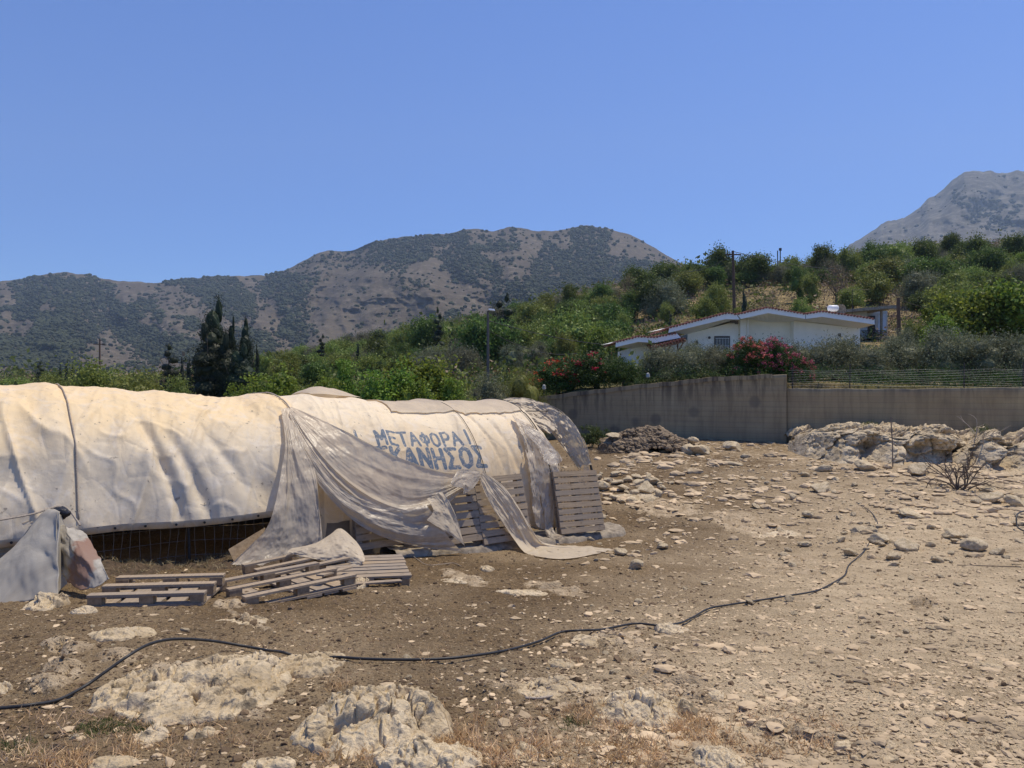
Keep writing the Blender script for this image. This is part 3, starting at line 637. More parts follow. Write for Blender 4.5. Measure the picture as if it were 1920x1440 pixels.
# ================================================================== HOUSES
def strip(mb, rows_):
    n = len(rows_[0]); V = [p for r in rows_ for p in r]
    mb.add(V, [[i*n+k, i*n+k+1, (i+1)*n+k+1, (i+1)*n+k] for i in range(len(rows_)-1) for k in range(n-1)])
house = thing('white_house', 'low white house with jagged tiled roof edges above the olive hedge', 'house', W(1440, 700, 50))
YF, YW = 48.3, 50.0
def tiled_edge(name_, T, Y, parent, depth=7.0, drop=.2, r=.065):
    """a row of rounded tile ends along the roof edge, running back over the slope"""
    P = np.array([W(px, py, Y) for px, py in T]); seg = np.linalg.norm(np.diff(P, axis=0), axis=1); tot = seg.sum(); n = int(tot/.19); mb = MB(); cu = np.concatenate([[0], np.cumsum(seg)])
    for k in range(n):
        s = (k+.5)*tot/n; p = np.array([np.interp(s, cu, P[:, j]) for j in range(3)])
        q = p+np.array([0, depth, drop*.25]); j = .01*math.sin(k*2.3)
        mb.tube([p+[0, -.05, .02+j], p+[0, .9, .05+j], q], [r, r*.97, r*.9], 8)
    return mb.build(name_, M_tile, parent, smooth=False)
def roof(T, B, Wl, left=True):
    mb = MB(); Tp = [W(x, y, YF) for x, y in T]; Bp = [W(x, y, YF) for x, y in B]; Wp = [W(x, y, YW+.02) for x, y in Wl]
    rs = lambda P: [np.array([np.interp(u, np.linspace(0, 1, len(P)), [p[j] for p in P]) for j in range(3)]) for u in np.linspace(0, 1, 6*(len(P)-1)+1)]
    Tp, Bp, Wp = rs(Tp), rs(Bp), rs(Wp); back = [p+np.array([0, 8, .25]) for p in Tp]; back2 = [p+np.array([0, 6.3, 0]) for p in Wp]
    strip(mb, [back2, Wp, Bp, Tp, back]); r = mb.build('roof', M_fascia, house)
    return r
secs = [([(1255, 615), (1364, 587), (1381, 590)], [(1253, 624), (1360, 598.5), (1387, 599)], [(1289, 627), (1365, 603), (1389, 600)]),
        ([(1382, 590), (1439, 577), (1510, 589)], [(1389, 598), (1440, 587), (1510, 598)], [(1403, 597), (1448, 603), (1489, 602)]),
        ([(1511, 589), (1541, 584), (1640, 598.5)], [(1511, 598), (1541, 594), (1640, 608.5)], [(1489, 601), (1545, 607), (1612, 616)]),
        ([(1155, 642), (1197, 631.5), (1227, 633), (1269, 625)], [(1154, 651), (1197, 641), (1227, 643), (1277, 633)], [(1184, 653.5), (1205, 649.5), (1227, 647), (1290, 637)])]
for T, B, Wl in secs:
    r = roof(T, B, Wl); e = tiled_edge('roof_tiles', T, YF-.02, house)
def wallbox(pxa, pxb, ta, tb, Y, parent, mat, pyb=735, back=6.5, name='wall'):
    a, b = W(pxa, ta, Y), W(pxb, tb, Y); c, d = W(pxa, pyb, Y), W(pxb, pyb, Y); o = np.array([0, back, 0])
    return MB().add([c, d, b, a, c+o, d+o, b+o, a+o], [[0, 1, 2, 3], [5, 4, 7, 6], [4, 0, 3, 7], [1, 5, 6, 2], [3, 2, 6, 7]]).build(name, mat, parent)
wallbox(1184, 1292, 652, 636, YW+.12, house, M_plaster)
wallbox(1289, 1388, 626.5, 600, YW+.04, house, M_plaster)
wallbox(1388, 1404, 598, 597, YW-.25, house, M_plaster)
wallbox(1404, 1489, 598, 602, YW+.6, house, M_plaster)
wallbox(1488, 1612.5, 601, 616, YW, house, M_plaster)
p = W(1402, 597, YW-.32); q = W(1402, 735, YW-.32); MB().tube([p, q], .045, 8).build('downpipe', M_fascia, house)
# barred window
fr = thing('x', None, None, (0, 0, 0)); bpy.data.objects.remove(fr)
a, b = W(1341, 632, YW), W(1367, 632, YW); zt, zb = a[2], W(0, 656, YW)[2]
wn = MB().add([(a[0], YW+.02, zb), (b[0], YW+.02, zb), (b[0], YW+.02, zt), (a[0], YW+.02, zt), (a[0], YW+.12, zb), (b[0], YW+.12, zb), (b[0], YW+.12, zt), (a[0], YW+.12, zt)], [[0, 1, 2, 3], [4, 7, 6, 5], [0, 3, 7, 4], [1, 5, 6, 2], [3, 2, 6, 7], [0, 4, 5, 1]]).build('window', M_glass, house)
mb = MB()
for k in range(9): x = a[0]+(b[0]-a[0])*(k+.5)/9; mb.tube([(x, YW-.06, zb), (x, YW-.06, zt-.05)], .013, 5)
for z in (zt-.08, zb+.25): mb.tube([(a[0], YW-.06, z), (b[0], YW-.06, z)], .015, 5)
mb.build('window_bars', M_lampw, wn)
MB().box((a[0]-.05, YW-.02, zt), (b[0]+.05, YW+.03, zt+.07)).box((a[0]-.06, YW-.02, zb), (a[0], YW+.03, zt)).box((b[0], YW-.02, zb), (b[0]+.06, YW+.03, zt)).build('window_frame', M_grey, wn)
# tiled awning with brackets
T = [(1221, 652), (1286, 635)]
aw = tiled_edge('awning', T, YF-.5, house, 1.7, 1.6, .08)
P, Q = W(1221, 655, YF-.5), W(1286, 638, YF-.5); o = np.array([0, 1.7, .4])
MB().add([P, Q, Q+o, P+o, P+[0, 0, -.1], Q+[0, 0, -.1], Q+o+[0, 0, -.1], P+o+[0, 0, -.1]], [[0, 1, 2, 3], [4, 7, 6, 5], [0, 4, 5, 1], [1, 5, 6, 2], [2, 6, 7, 3], [3, 7, 4, 0]]).build('awning_board', M_brownwood, house)
for u in (.18, .55, .93):
    p = P+(Q-P)*u+np.array([0, 0, -.1]); MB().tube([p, p+[0, 1.7, -.55]], .05, 5).tube([p+[0, 1.7, .3], p+[0, 1.7, -.75]], .05, 5).build('bracket', M_brownwood, house)
p = W(1306, 643, YW-.12); MB().tube([p+[0, 0, .16], p+[0, 0, .08], p, p+[0, 0, -.14]], [.02, .10, .11, .05], 6).tube([p+[0, 0, .12], p+[0, .14, .12]], .02, 5).build('wall_lamp', M_iron, house)
p = W(1376, 603, YW-.5); MB().box(p-[.22, .1, .1], p+[.05, .1, .12]).box(p+[.08, -.1, -.16], p+[.26, .1, .04]).tube([p+[0, .1, 0], p+[0, .5, 0]], .03, 5).build('floodlight', M_grey, house)
p = W(1574, 628, YW); MB().box(p-[.09, .02, .1], p+[.09, .03, .1]).build('wall_vent', M_iron, house)
p = W(1330, 633, YW); MB().tube([p-[0, .03, 0], p+[0, .01, 0]], .09, 8).build('wall_socket', M_grey, house)
# roof tank and dish
p = W(1562, 584, 53.0)
th_ = np.linspace(0, math.pi, 9)
hw = thing('water_tank', 'white round-ended water tank lying on the house roof', 'water tank', p)
MB().tube([p+[-.36, 0, .22], p+[-.34, 0, .22], p+[-.26, 0, .22], p+[.26, 0, .22], p+[.34, 0, .22], p+[.36, 0, .22]], [.05, .16, .22, .22, .16, .05], 14).build('tank', M_lampw, hw, smooth=True)
MB().box(p+[-.3, -.1, -.15], p+[-.25, .1, .1]).build('stand_leg', M_grey, hw); MB().box(p+[.25, -.1, -.15], p+[.3, .1, .1]).build('stand_leg', M_grey, hw)
p = W(1577, 580, 53.5); ds = thing('satellite_dish', 'pale satellite dish beside the white tank on the roof', 'satellite dish', p)
V = [(p[0], p[1]+.05, p[2])]+[(p[0]+.3*r_*math.cos(a_), p[1]-.10*r_*r_, p[2]+.36*r_*math.sin(a_)) for r_ in (.5, 1) for a_ in np.arange(16)/16*6.2832]
MB().add(V, [[0, 1+i, 1+(i+1) % 16] for i in range(16)]+[[1+i, 17+i, 17+(i+1) % 16, 1+(i+1) % 16] for i in range(16)]).build('dish', M_slab, ds, smooth=True)
MB().tube([p+[0, .05, 0], p+[0, .1, -.55]], .025, 6).build('mast', M_iron, ds)
p = W(1598, 600, 52); am = MB().tube([p, W(1598, 543, 52)], .02, 5).tube([W(1591, 544, 52), W(1630, 543, 52)], .012, 4); o = am.build('antenna', M_iron, origin=p); props(o, 'thin aerial rod with a long crossbar rising from the right roof', 'antenna')
# white garden wall end
t = thing('garden_parapet', 'short white parapet with a pale cap behind the red oleander', 'wall', W(1462, 690, 46)); a, b = W(1446, 648, 46), W(1482, 648, 46)
MB().box((a[0], 46, 3.5), (b[0], 46.25, a[2])).build('wall', M_plaster, t); MB().box((a[0]-.08, 45.92, a[2]+.002), (b[0]+.08, 46.33, a[2]+.16)).build('cap', M_fascia, t)
t = thing('far_house', 'grey unfinished house with a flat slab roof behind the right end of the white house', 'house', W(1630, 640, 72))
Y2 = 72.0
def qbox(pa, pb, pyt, pyb, Y, dep, name, mat): a, b = W(pa, pyb, Y), W(pb, pyt, Y); return MB().box((a[0], Y, a[2]), (b[0], Y+dep, b[2])).build(name, mat, t)
a, b = W(1588, 583, 70.5), W(1681, 575, 70.5); MB().add([a+[0, 0, -.12], b+[0, 0, -.12], b+[0, 9, -.12], a+[0, 9, -.12], a+[0, 0, .16], b+[0, 0, .16], b+[0, 9, .16], a+[0, 9, .16]], [[0, 3, 2, 1], [4, 5, 6, 7], [0, 1, 5, 4], [1, 2, 6, 5], [2, 3, 7, 6], [3, 0, 4, 7]]).build('roof', M_slab, t)
M_cream = plain('cream_render', (.50, .47, .40), .85, .12, 2); M_dark = plain('painted_room_shade', (.05, .045, .04), .9)  # the doorway is a dark panel, the room's shade painted as its colour
M_sheetblue = plain('hanging_blue_white_sheet', (.55, .60, .66), .8, .12, 5)
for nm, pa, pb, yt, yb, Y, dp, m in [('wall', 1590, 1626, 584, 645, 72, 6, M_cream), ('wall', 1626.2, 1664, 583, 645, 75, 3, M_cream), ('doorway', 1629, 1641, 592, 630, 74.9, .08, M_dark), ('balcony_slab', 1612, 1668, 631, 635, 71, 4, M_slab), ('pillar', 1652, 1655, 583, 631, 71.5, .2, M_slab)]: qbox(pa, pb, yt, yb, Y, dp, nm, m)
qbox(1646, 1661, 588, 622, 72.5, .05, 'hanging_sheet', M_sheetblue)
mb = MB(); z1, z0 = W(0, 620, 71.1)[2], W(0, 631, 71.1)[2]; x0, x1 = W(1614, 0, 71.1)[0], W(1667, 0, 71.1)[0]
for x in np.linspace(x0, x1, 26): mb.tube([(x, 71.1, z0), (x, 71.1, z1)], .015, 4)
mb.tube([(x0, 71.1, z1), (x1, 71.1, z1)], .03, 5).build('railing', M_iron, t)
# distant roof at left
t = thing('distant_house', 'tiny far house with an orange roof at the foot of the mountain left', 'house', hat(78, 420)); a, b = W(60, 718, 420), W(97, 712, 420)
MB().box((a[0], 420, a[2]-6), (b[0], 430, b[2]-.4)).build('wall', M_cream, t)
MB().add([(a[0]-.5, 419, b[2]-.4), (b[0]+.5, 419, b[2]-.4), (b[0]+.5, 431, b[2]-.4), (a[0]-.5, 431, b[2]-.4), (a[0]+2, 425, b[2]+1.2), (b[0]-2, 425, b[2]+1.2)], [[0, 1, 5, 4], [1, 2, 5], [2, 3, 4, 5], [3, 0, 4], [0, 3, 2, 1]]).build('roof', M_tile, t)

# ================================================================== THE TUNNEL
NB = np.array([1.70, 15.0]); DU = np.array([-.788, -.616]); DC = np.array([-.616, .788]); TW = 2.0; EX = .85
UT = np.array([-1, 0, 1.5, 3.5, 4.4, 5.1, 5.9, 6.5, 7.2, 7.7, 8.3, 9.6, 14]); ZT = np.array([2.62, 2.63, 2.66, 2.69, 2.76, 2.83, 2.78, 2.78, 2.86, 2.86, 2.97, 3.0, 3.0])
def ztop(u):
    return (np.interp(u-.15, UT, ZT)+np.interp(u+.15, UT, ZT)+np.interp(u, UT, ZT))/3
def zb(u): return .06+.045*np.clip(u, -2, 20)
def tun(u, ph, off=0.0):
    """point on the tunnel skin: u metres from the right end, ph 0 near foot .. pi far foot"""
    u = np.asarray(u, float); ph = np.asarray(ph, float); c, s = np.cos(ph), np.sin(ph)
    lat = -(TW+off)*np.sign(c)*np.abs(c)**EX+TW; z = zb(u)+(ztop(u)-zb(u)+off)*np.abs(s)**EX
    return np.stack([NB[0]+DU[0]*u+DC[0]*lat, NB[1]+DU[1]*u+DC[1]*lat, z], -1)
def tnorm(u, ph):
    e = 1e-3; a = tun(u, ph+e)-tun(u, ph-e); b = tun(u+e, ph)-tun(u-e, ph); n = np.cross(a, b); n /= np.linalg.norm(n, axis=-1)[..., None]+1e-12
    return -n if n.reshape(-1, 3)[:, :2].mean() < -9 else n
def inside(P, off):
    d = P[..., :2]-NB; u = d@DU; lat = d@DC-TW; z = P[..., 2]; b = zb(u); h = np.maximum(z-b, 0)/(ztop(u)-b+off)
    return (np.abs(lat)/(TW+off))**(2/EX)+h**(2/EX) < 1
_ys = np.linspace(5.0, 24, 1900)
def thit(px, py, off=0.0, lift=.02):
    P = np.stack([(px-960)/F*_ys, _ys, CZ-(py-720)/F*_ys], -1); g = gz(P[:, 0], P[:, 1]); m = inside(P, off) | (P[:, 2] < g+lift)
    if not m.any(): 
        # nearest approach to the skin
        d = P[:, :2]-NB; u = d@DU; lat = d@DC-TW; b = zb(u); h = np.maximum(P[:, 2]-b, 0)/(ztop(u)-b+off)
        return P[np.argmin((np.abs(lat)/(TW+off))**(2/EX)+h**(2/EX))]
    return P[np.argmax(m)]
def uph(px, py):
    p = thit(px, py); d = p[:2]-NB; u = d@DU; lat = d@DC-TW; c = -lat/TW; c = np.sign(c)*min(1, abs(c))**(1/EX); ph = math.acos(max(-1, min(1, c))); return u, ph
# --- writing on the canvas: strokes in a unit box (x 0..1, y 0..1)
GL = {'A': [[(0, 0), (.5, 1), (1, 0)], [(.2, .36), (.8, .36)]], 'I': [[(.5, 0), (.5, 1)]], 'M': [[(.05, 0), (.05, 1), (.5, .35), (.95, 1), (.95, 0)]], 'E': [[(1, 0), (.1, 0), (.1, 1), (1, 1)], [(.1, .52), (.85, .52)]],
      'T': [[(.5, 0), (.5, 1)], [(0, 1), (1, 1)]], 'F': [[(.5, 0), (.5, 1)], [(.5, .22), (.15, .27), (.02, .5), (.15, .76), (.5, .8), (.85, .76), (.98, .5), (.85, .27), (.5, .22)]],
      'O': [[(.5, 0), (.15, .14), (.03, .5), (.15, .86), (.5, 1), (.85, .86), (.97, .5), (.85, .14), (.5, 0)]], 'P': [[(.1, 0), (.1, 1), (.7, 1), (.92, .84), (.92, .62), (.7, .45), (.1, .45)]],
      'K': [[(.1, 0), (.1, 1)], [(.92, 1), (.15, .48)], [(.35, .6), (.95, 0)]], 'N': [[(.06, 0), (.06, 1), (.94, 0), (.94, 1)]], 'H': [[(.08, 0), (.08, 1)], [(.92, 0), (.92, 1)], [(.08, .5), (.92, .5)]],
      'S': [[(1, 0), (.05, 0), (.55, .5), (.05, 1), (1, 1)]], 'D': [[(0, 0), (.5, 1), (1, 0), (0, 0)]], 'W': [[(0, 0), (.3, 0), (.06, .4), (.1, .8), (.5, 1), (.9, .8), (.94, .4), (.7, 0), (1, 0)]], 'G': [[(.1, 0), (.1, 1), (.9, 1)]], "'": [[(.6, .8), (.7, 1)]]}
def ink(U, V, word, u0, u1, v0, v1, th, adv=None):
    """U decreases to the right; returns 0..1 coverage"""
    n = len(word); out = np.zeros(U.shape); w = (u0-u1)/n; h = v1-v0
    for i, ch in enumerate(word):
        if ch == ' ': continue
        x = (u0-U)-i*w-.09*w; y = V-v0
        for st in GL[ch]:
            for a, b in zip(st[:-1], st[1:]):
                ax, ay, bx, by = a[0]*w*.74, a[1]*h, b[0]*w*.74, b[1]*h
                dx, dy = bx-ax, by-ay; t = np.clip(((x-ax)*dx+(y-ay)*dy)/(dx*dx+dy*dy+1e-9), 0, 1)
                d = np.hypot(x-ax-t*dx, y-ay-t*dy); out = np.maximum(out, 1-sst(th*.5-.012, th*.5+.012, d))
    return out
def skin(name, u0, u1, du, ph0, ph1, nph, mat, parent, off, dispf, letter=False, hole=None, edge=None):
    us = np.arange(u0, u1, du); ph = np.linspace(0, 1, nph); U, Q = np.meshgrid(us, ph, indexing='ij')
    lo = ph0(U) if callable(ph0) else ph0; PH = lo+(ph1-lo)*Q
    if edge is not None: U = U+edge(U, Q)
    D = dispf(U, PH); P = tun(U, PH, off); N = tnorm(U, PH); P = P+N*D[..., None]
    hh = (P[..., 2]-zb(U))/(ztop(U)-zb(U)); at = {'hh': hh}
    if letter: at['ink'] = letter(U, PH)
    f = grid_faces(len(us), nph)[:, ::-1]; V = P.reshape(-1, 3)
    if hole is not None:
        keep = ~hole(U, PH)[:-1, :-1].reshape(-1); f = f[keep]; V, f, at = compact(V, f, at)
    return obj(name, V, f, mat, parent, attrs=at)
# orientation of normals: make sure they point outwards
if tnorm(np.array([3.0]), np.array([1.2]))[0, 2] < 0:
    _tn = tnorm
    def tnorm(u, ph): return -_tn(u, ph)
tc = tun(5.0, math.pi/2); tunnel = thing('tunnel_shed', 'long hooped animal shed covered in beige lorry canvas with faded blue Greek lettering', 'tunnel shed', (tc[0], tc[1], .3))
HOOPS = [0.0, 1.12, 2.75, 4.4, 6.05, 7.6, 9.1, 10.6, 12.1]
for i, u in enumerate(HOOPS):
    ph = np.linspace(0, math.pi, 40); P = tun(np.full(40, u), ph, -.04 if i < 2 else -.14); P[0, 2] -= .15; P[-1, 2] -= .15
    MB().tube(P, .019 if i else .024, 8).build('hoop', M_iron, tunnel, smooth=True)
for ph_, rr in ((1.3, .012), (1.75, .014), (2.2, .012)):
    u = np.linspace(0, 12, 40); MB().tube(tun(u, np.full(40, ph_), -.12), rr, 6).build('purlin', M_iron, tunnel)
# left canvas
def sharp(x, y, s): r_ = 1-np.abs(noise(x, y, s))*2.4; return np.clip(r_, -.4, 1)**3*1.0 if False else np.where(r_ > 0, r_**2, .25*r_)
def fold_l(U, PH):
    q = U+.62*(PH-1.2)+.15*np.sin(PH*2.3); low = sst(1.5, .35, PH)
    hoopr = sum(np.exp(-((U-h_)/.20)**2) for h_ in HOOPS)
    sagm = -.05*(1-np.clip(hoopr, 0, 1))*np.sin(np.clip(PH, 0, 3.14))
    q2 = q+.10*fbm(U*1.2, PH*1.5, 3.0, 3)
    f1 = ridged(q2*1.55, PH*.35+3, 1.0, 1)**1; f2 = ridged(q2*3.8, PH*.55, 7.0, 1); mod = .5+.5*fbm(U*.9, PH*1.2, 8.0, 2)
    top = .012*fbm(U*1.2, PH*2.5, 2.0, 3)
    tight = np.exp(-((U-8.95)/1.5)**2)
    qs = U+1.15*(PH-1.2)+.25*fbm(U*.8, PH*1.1, 21., 2); qm = U-.5*(PH-1.2)+.2*fbm(U*.9, PH*1.3, 22., 2)
    cr = .065*sharp(qs*2.1, PH*.5, 11.)*np.clip(.5+1.5*noise(U*1.1, PH*1.3, 12.), 0, 1.2)+.05*sharp(qm*2.6+5, PH*.6, 13.)*np.clip(.3+1.6*noise(U*1.3+4, PH*1.5, 14.), 0, 1.2)+.020*sharp(qs*6.3, PH*1.4, 15.)*np.clip(.4+1.6*noise(U*2, PH*2, 31.), 0, 1)+.016*sharp(U*3+PH*2, PH*5-U, 16.)
    d = sagm+low*(.045*(f1-.2)*(.35+mod)+.022*f2*(.5+.6*mod)+.018*f2*tight)+cr*(.35+.65*sst(1.75, .9, PH))+top+.007*ridged(q*7, PH*2.5, 4.0, 2)+.004*fbm(U*16, PH*16, 1., 2)
    # two deep hollows left of the middle and a belly sag
    for (uc, pc, su, sp, sh, a) in [(7.9, .58, .085, .34, .55, .11), (7.52, .48, .10, .30, .75, .10), (6.6, .42, .22, .14, .5, .07), (8.6, .42, .35, .13, .2, .05), (9.9, .52, .55, .11, .1, .06), (7.05, .62, .10, .25, 1.0, .05)]:
        d = d-a*np.exp(-(((U-uc)-sh*(PH-pc))/su)**2-((PH-pc)/sp)**2)
    r_ = np.exp(-((U-8.95)/.03)**2)*.02                                 # pulled in by the rope
    d = d+.014*sst(1.245, 1.23, PH)*sst(8.2, 8.0, U)+.010*sst(7.28, 7.26, U)*sst(1.0, .9, PH)
    return d-r_-.015*np.exp(-((PH-.40)/.10)**2)*0
def ph_of_z(u, z): h = np.clip((z-zb(u))/(ztop(u)-zb(u)), 0, 1); return np.arcsin(h**(1/EX))
botL = lambda U: ph_of_z(U, 1.08+.05*(U-6.2)/2.5-.05*sst(8.3, 9.4, U)+.02*np.sin(U*2.3)+.05*sst(6.5, 6.0, U))
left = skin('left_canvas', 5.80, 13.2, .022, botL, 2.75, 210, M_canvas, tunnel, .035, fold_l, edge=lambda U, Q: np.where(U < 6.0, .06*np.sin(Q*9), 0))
us = np.linspace(5.82, 13.1, 340); pb = botL(us); P = tun(us, pb, .035)+tnorm(us, pb)*(fold_l(us, pb)[:, None]+.012)
P2 = P+np.array([0, 0, .075]); P3 = P+np.array([0, 0, -.012])
n_ = len(us); V = np.concatenate([P2+[.006, -.012, 0], P3+[.004, -.01, 0], P3+[-.01, .012, 0]]); f = [[i+k*n_, i+1+k*n_, i+1+(k+1)*n_, i+(k+1)*n_] for k in range(2) for i in range(n_-1)]
obj('hem', V, f, M_canvas, left, attrs={'hh': np.full(len(V), .12)})
for i in range(8, n_-8, 17):
    c = P[i]+np.array([.02, -.03, .035]); MB().tube([c, c+[.005, -.007, 0]], .017, 10).build('eyelet', M_iron, left)
# lettered canvas
def puv(px, py): return uph(px, py)
ua, pa = puv(735, 872); ub, pb_ = puv(914, 872)
BL = lambda y, U: (lambda A_, B_: A_[1]+(B_[1]-A_[1])*(U-A_[0])/(B_[0]-A_[0]))(puv(700, y), puv(900, y))
Lp = (ua-ub)/7.0
r2 = (ub+Lp*13, ub)
u1a, _ = puv(636, 820); u1b, _ = puv(884, 820)
def letters(U, PH):
    def row(word, ua_, ub_, yb, yt, th_, hgt):
        b0, t0 = BL(yb, U), BL(yt, U); return ink(U, (PH-b0)/(t0-b0)*hgt, word, ua_, ub_, 0, hgt, th_)
    a = row('H DWDEKANHSOS', r2[0], r2[1], 875, 840, .078, .36)
    b = row('AI METAFOPAI', u1a, u1b, 834, 809, .056, .27)*.85
    c_ = row('GAS', u1a-2.3, u1b+.2, 915, 889, .06, .3)*.7
    return np.maximum(np.maximum(a, b), c_*(U < 3.6))
def fold_m(U, PH):
    hoopr = sum(np.exp(-((U-h_)/.16)**2) for h_ in HOOPS); low = sst(1.75, .5, PH)
    q = U+.30*(PH-1.0)+.05*fbm(U*2, PH*2, 1.0, 2)
    dd = -.04*(1-np.clip(hoopr, 0, 1))
    fine = ridged(q*2.9, PH*.5, 2.0, 1); fine2 = ridged(q*6.5, PH*.8+2, 5.0, 1)
    topc = ridged((U+1.5*(PH-1.6))*1.3, PH*1.2, 9.0, 2)*.022*sst(1.0, 1.5, PH)
    d = dd+.022*sharp(q*3.3, PH*.7, 41.)*np.clip(.4+1.5*noise(U*1.7, PH*1.7, 42.), 0, 1.2)+.012*sharp(U*4+PH*3, PH*4-U, 43.)*np.clip(.2+1.5*noise(U*2, PH*2, 44.), 0, 1)+low*(.030*fine*(.5+.7*fbm(U*1.5, PH*1.5, 3.0, 2))+.012*fine2)+topc*(U > 3.2)+.006*fbm(U*5, PH*5, 1., 3)
    d = d-.018*np.exp(-((PH-1.12)/.03)**2)                              # long seam
    for uc, pc, su, sp, sh, a in [(2.35, .95, .05, .4, .45, .035), (1.95, .8, .06, .45, .4, .03), (1.55, .7, .05, .5, .2, .03)]:
        d = d-a*np.exp(-(((U-uc)-sh*(PH-pc))/su)**2-((PH-pc)/sp)**2)
    return d
botM = lambda U: ph_of_z(U, .62+.10*np.sin(U*2.2)-.35*sst(2.0, 1.2, U)+.03*np.sin(U*11))
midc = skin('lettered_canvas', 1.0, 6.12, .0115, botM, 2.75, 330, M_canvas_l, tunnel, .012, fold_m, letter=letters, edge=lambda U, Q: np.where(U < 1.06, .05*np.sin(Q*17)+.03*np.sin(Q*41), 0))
# a paler strip of canvas thrown over the crown, with its raised peak
pal = skin('pale_canvas_strip', 1.1, 3.75, .02, lambda U: np.full(U.shape, 1.14), 2.4, 90, M_cloth, tunnel, .03, lambda U, PH: fold_m(U, PH)+.006+.01*ridged(U*3, PH*4, 3., 2), edge=lambda U, Q: .25*(1-Q)*np.where(U > 3.5, 1, 0))
pt = tun(4.75, 1.75); 
us_ = np.linspace(0, 1, 26); P = []
for a in us_:
    for b in np.linspace(0, 1, 14):
        p = tun(4.25+.95*a, 1.45+.5*b, .03); p[2] += .13*math.sin(math.pi*a)**.7*math.sin(math.pi*b)*(1+.25*float(noise(a*6, b*4, 0))); P.append(p)
obj('raised_flap', np.array(P), grid_faces(26, 14)[:, ::-1], M_cloth, tunnel)
# ropes and wires over the canvas
def rope(u, ph0, r, mat, name='rope', off=.06, du=0.0, disp=None):
    ph = np.linspace(ph0, 2.2, 60); uu = u+du*(ph-1.5); P = tun(uu, ph, off)
    if disp is not None: P = P+tnorm(uu, ph)*disp(uu, ph)[:, None]
    return MB().tube(P, r, 6).build(name, mat, tunnel, smooth=True)
rope(8.93, .28, .009, M_rope, off=.050, disp=fold_l); rope(5.93, .95, .012, M_rope, off=.06, disp=fold_l, du=.12); rope(2.75, .34, .006, M_iron, off=.035, disp=fold_m, du=.1); rope(1.12, .25, .011, M_iron, off=.04, disp=fold_m)
P = [W(0, 975, 8.9), W(60, 964, 9.15), W(118, 950, 9.42), W(150, 985, 9.35)]; o = MB().tube(crom(P, 30), .012, 6).build('tie_rope', M_rope, tunnel)
# wire mesh hanging in the open side below the left canvas
mb = MB(); ul = np.arange(5.9, 9.0, .115)
def mp(u, h):
    p = tun(u, .0, -.12); sagx = .10*math.sin((u-5.9)*1.1)+.05*math.sin(u*3.3); return p+np.array([DC[0]*sagx*(1-h), DC[1]*sagx*(1-h), 1.0*h-.02+.04*math.sin(u*2.7)*(1-h)])
for u in ul: mb.tube([mp(u+.02*math.sin(u*9+j), j/5) for j in range(6)], .003, 4)
for h in (.04, .26, .47, .66, .84, .98): mb.tube([mp(u, h) for u in np.linspace(5.85, 9.0, 40)], .003, 4)
mb.build('wire_mesh', M_galv, tunnel)
mb = MB()
for u in np.arange(.05, 1.1, .085): mb.tube([tun(u+.01*math.sin(j*3), .06+j*.062, -.07) for j in range(7)], .004, 4)
for j in range(7): mb.tube([tun(u, .06+j*.062, -.07) for u in np.linspace(-.02, 1.15, 12)], .004, 4)
for lat in np.arange(.2, 1.5, .1): mb.tube([(NB[0]+DC[0]*lat, NB[1]+DC[1]*lat, .1), (NB[0]+DC[0]*lat, NB[1]+DC[1]*lat, 1.25)], .005, 4)
for z in np.arange(.2, 1.25, .1): mb.tube([(NB[0]+DC[0]*.05, NB[1]+DC[1]*.05, z), (NB[0]+DC[0]*1.5, NB[1]+DC[1]*1.5, z)], .005, 4)
mb.build('wire_mesh', M_wire, tunnel)
# back skirt closes the far side, sheet at the feet of the near side
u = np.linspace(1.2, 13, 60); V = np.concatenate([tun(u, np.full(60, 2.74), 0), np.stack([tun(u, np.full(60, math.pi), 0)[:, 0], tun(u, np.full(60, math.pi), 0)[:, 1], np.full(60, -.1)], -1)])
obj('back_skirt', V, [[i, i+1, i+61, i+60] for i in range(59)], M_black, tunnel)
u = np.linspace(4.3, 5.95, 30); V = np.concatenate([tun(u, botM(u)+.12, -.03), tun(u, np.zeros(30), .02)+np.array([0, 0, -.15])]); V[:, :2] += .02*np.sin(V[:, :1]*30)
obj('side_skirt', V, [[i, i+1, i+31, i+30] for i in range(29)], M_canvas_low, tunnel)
P = [W(497, 912, 10.9), W(529, 905, 11.1), W(520, 975, 10.95), W(492, 972, 10.85)]
# grey board leaning inside the mesh
V = np.array([W(428, 1030, 10.35), W(495, 990, 10.75), W(520, 1008, 10.8), W(442, 1060, 10.3)]); V = np.concatenate([V, V+[0, .03, 0]])
o = obj('board', V, [[0, 1, 2, 3], [7, 6, 5, 4], [0, 3, 7, 4], [1, 5, 6, 2], [0, 4, 5, 1], [3, 2, 6, 7]], M_block, origin=V[3], smooth=False); props(o, 'pale grey board leaning in the dark opening left of the hanging sheet', 'board')

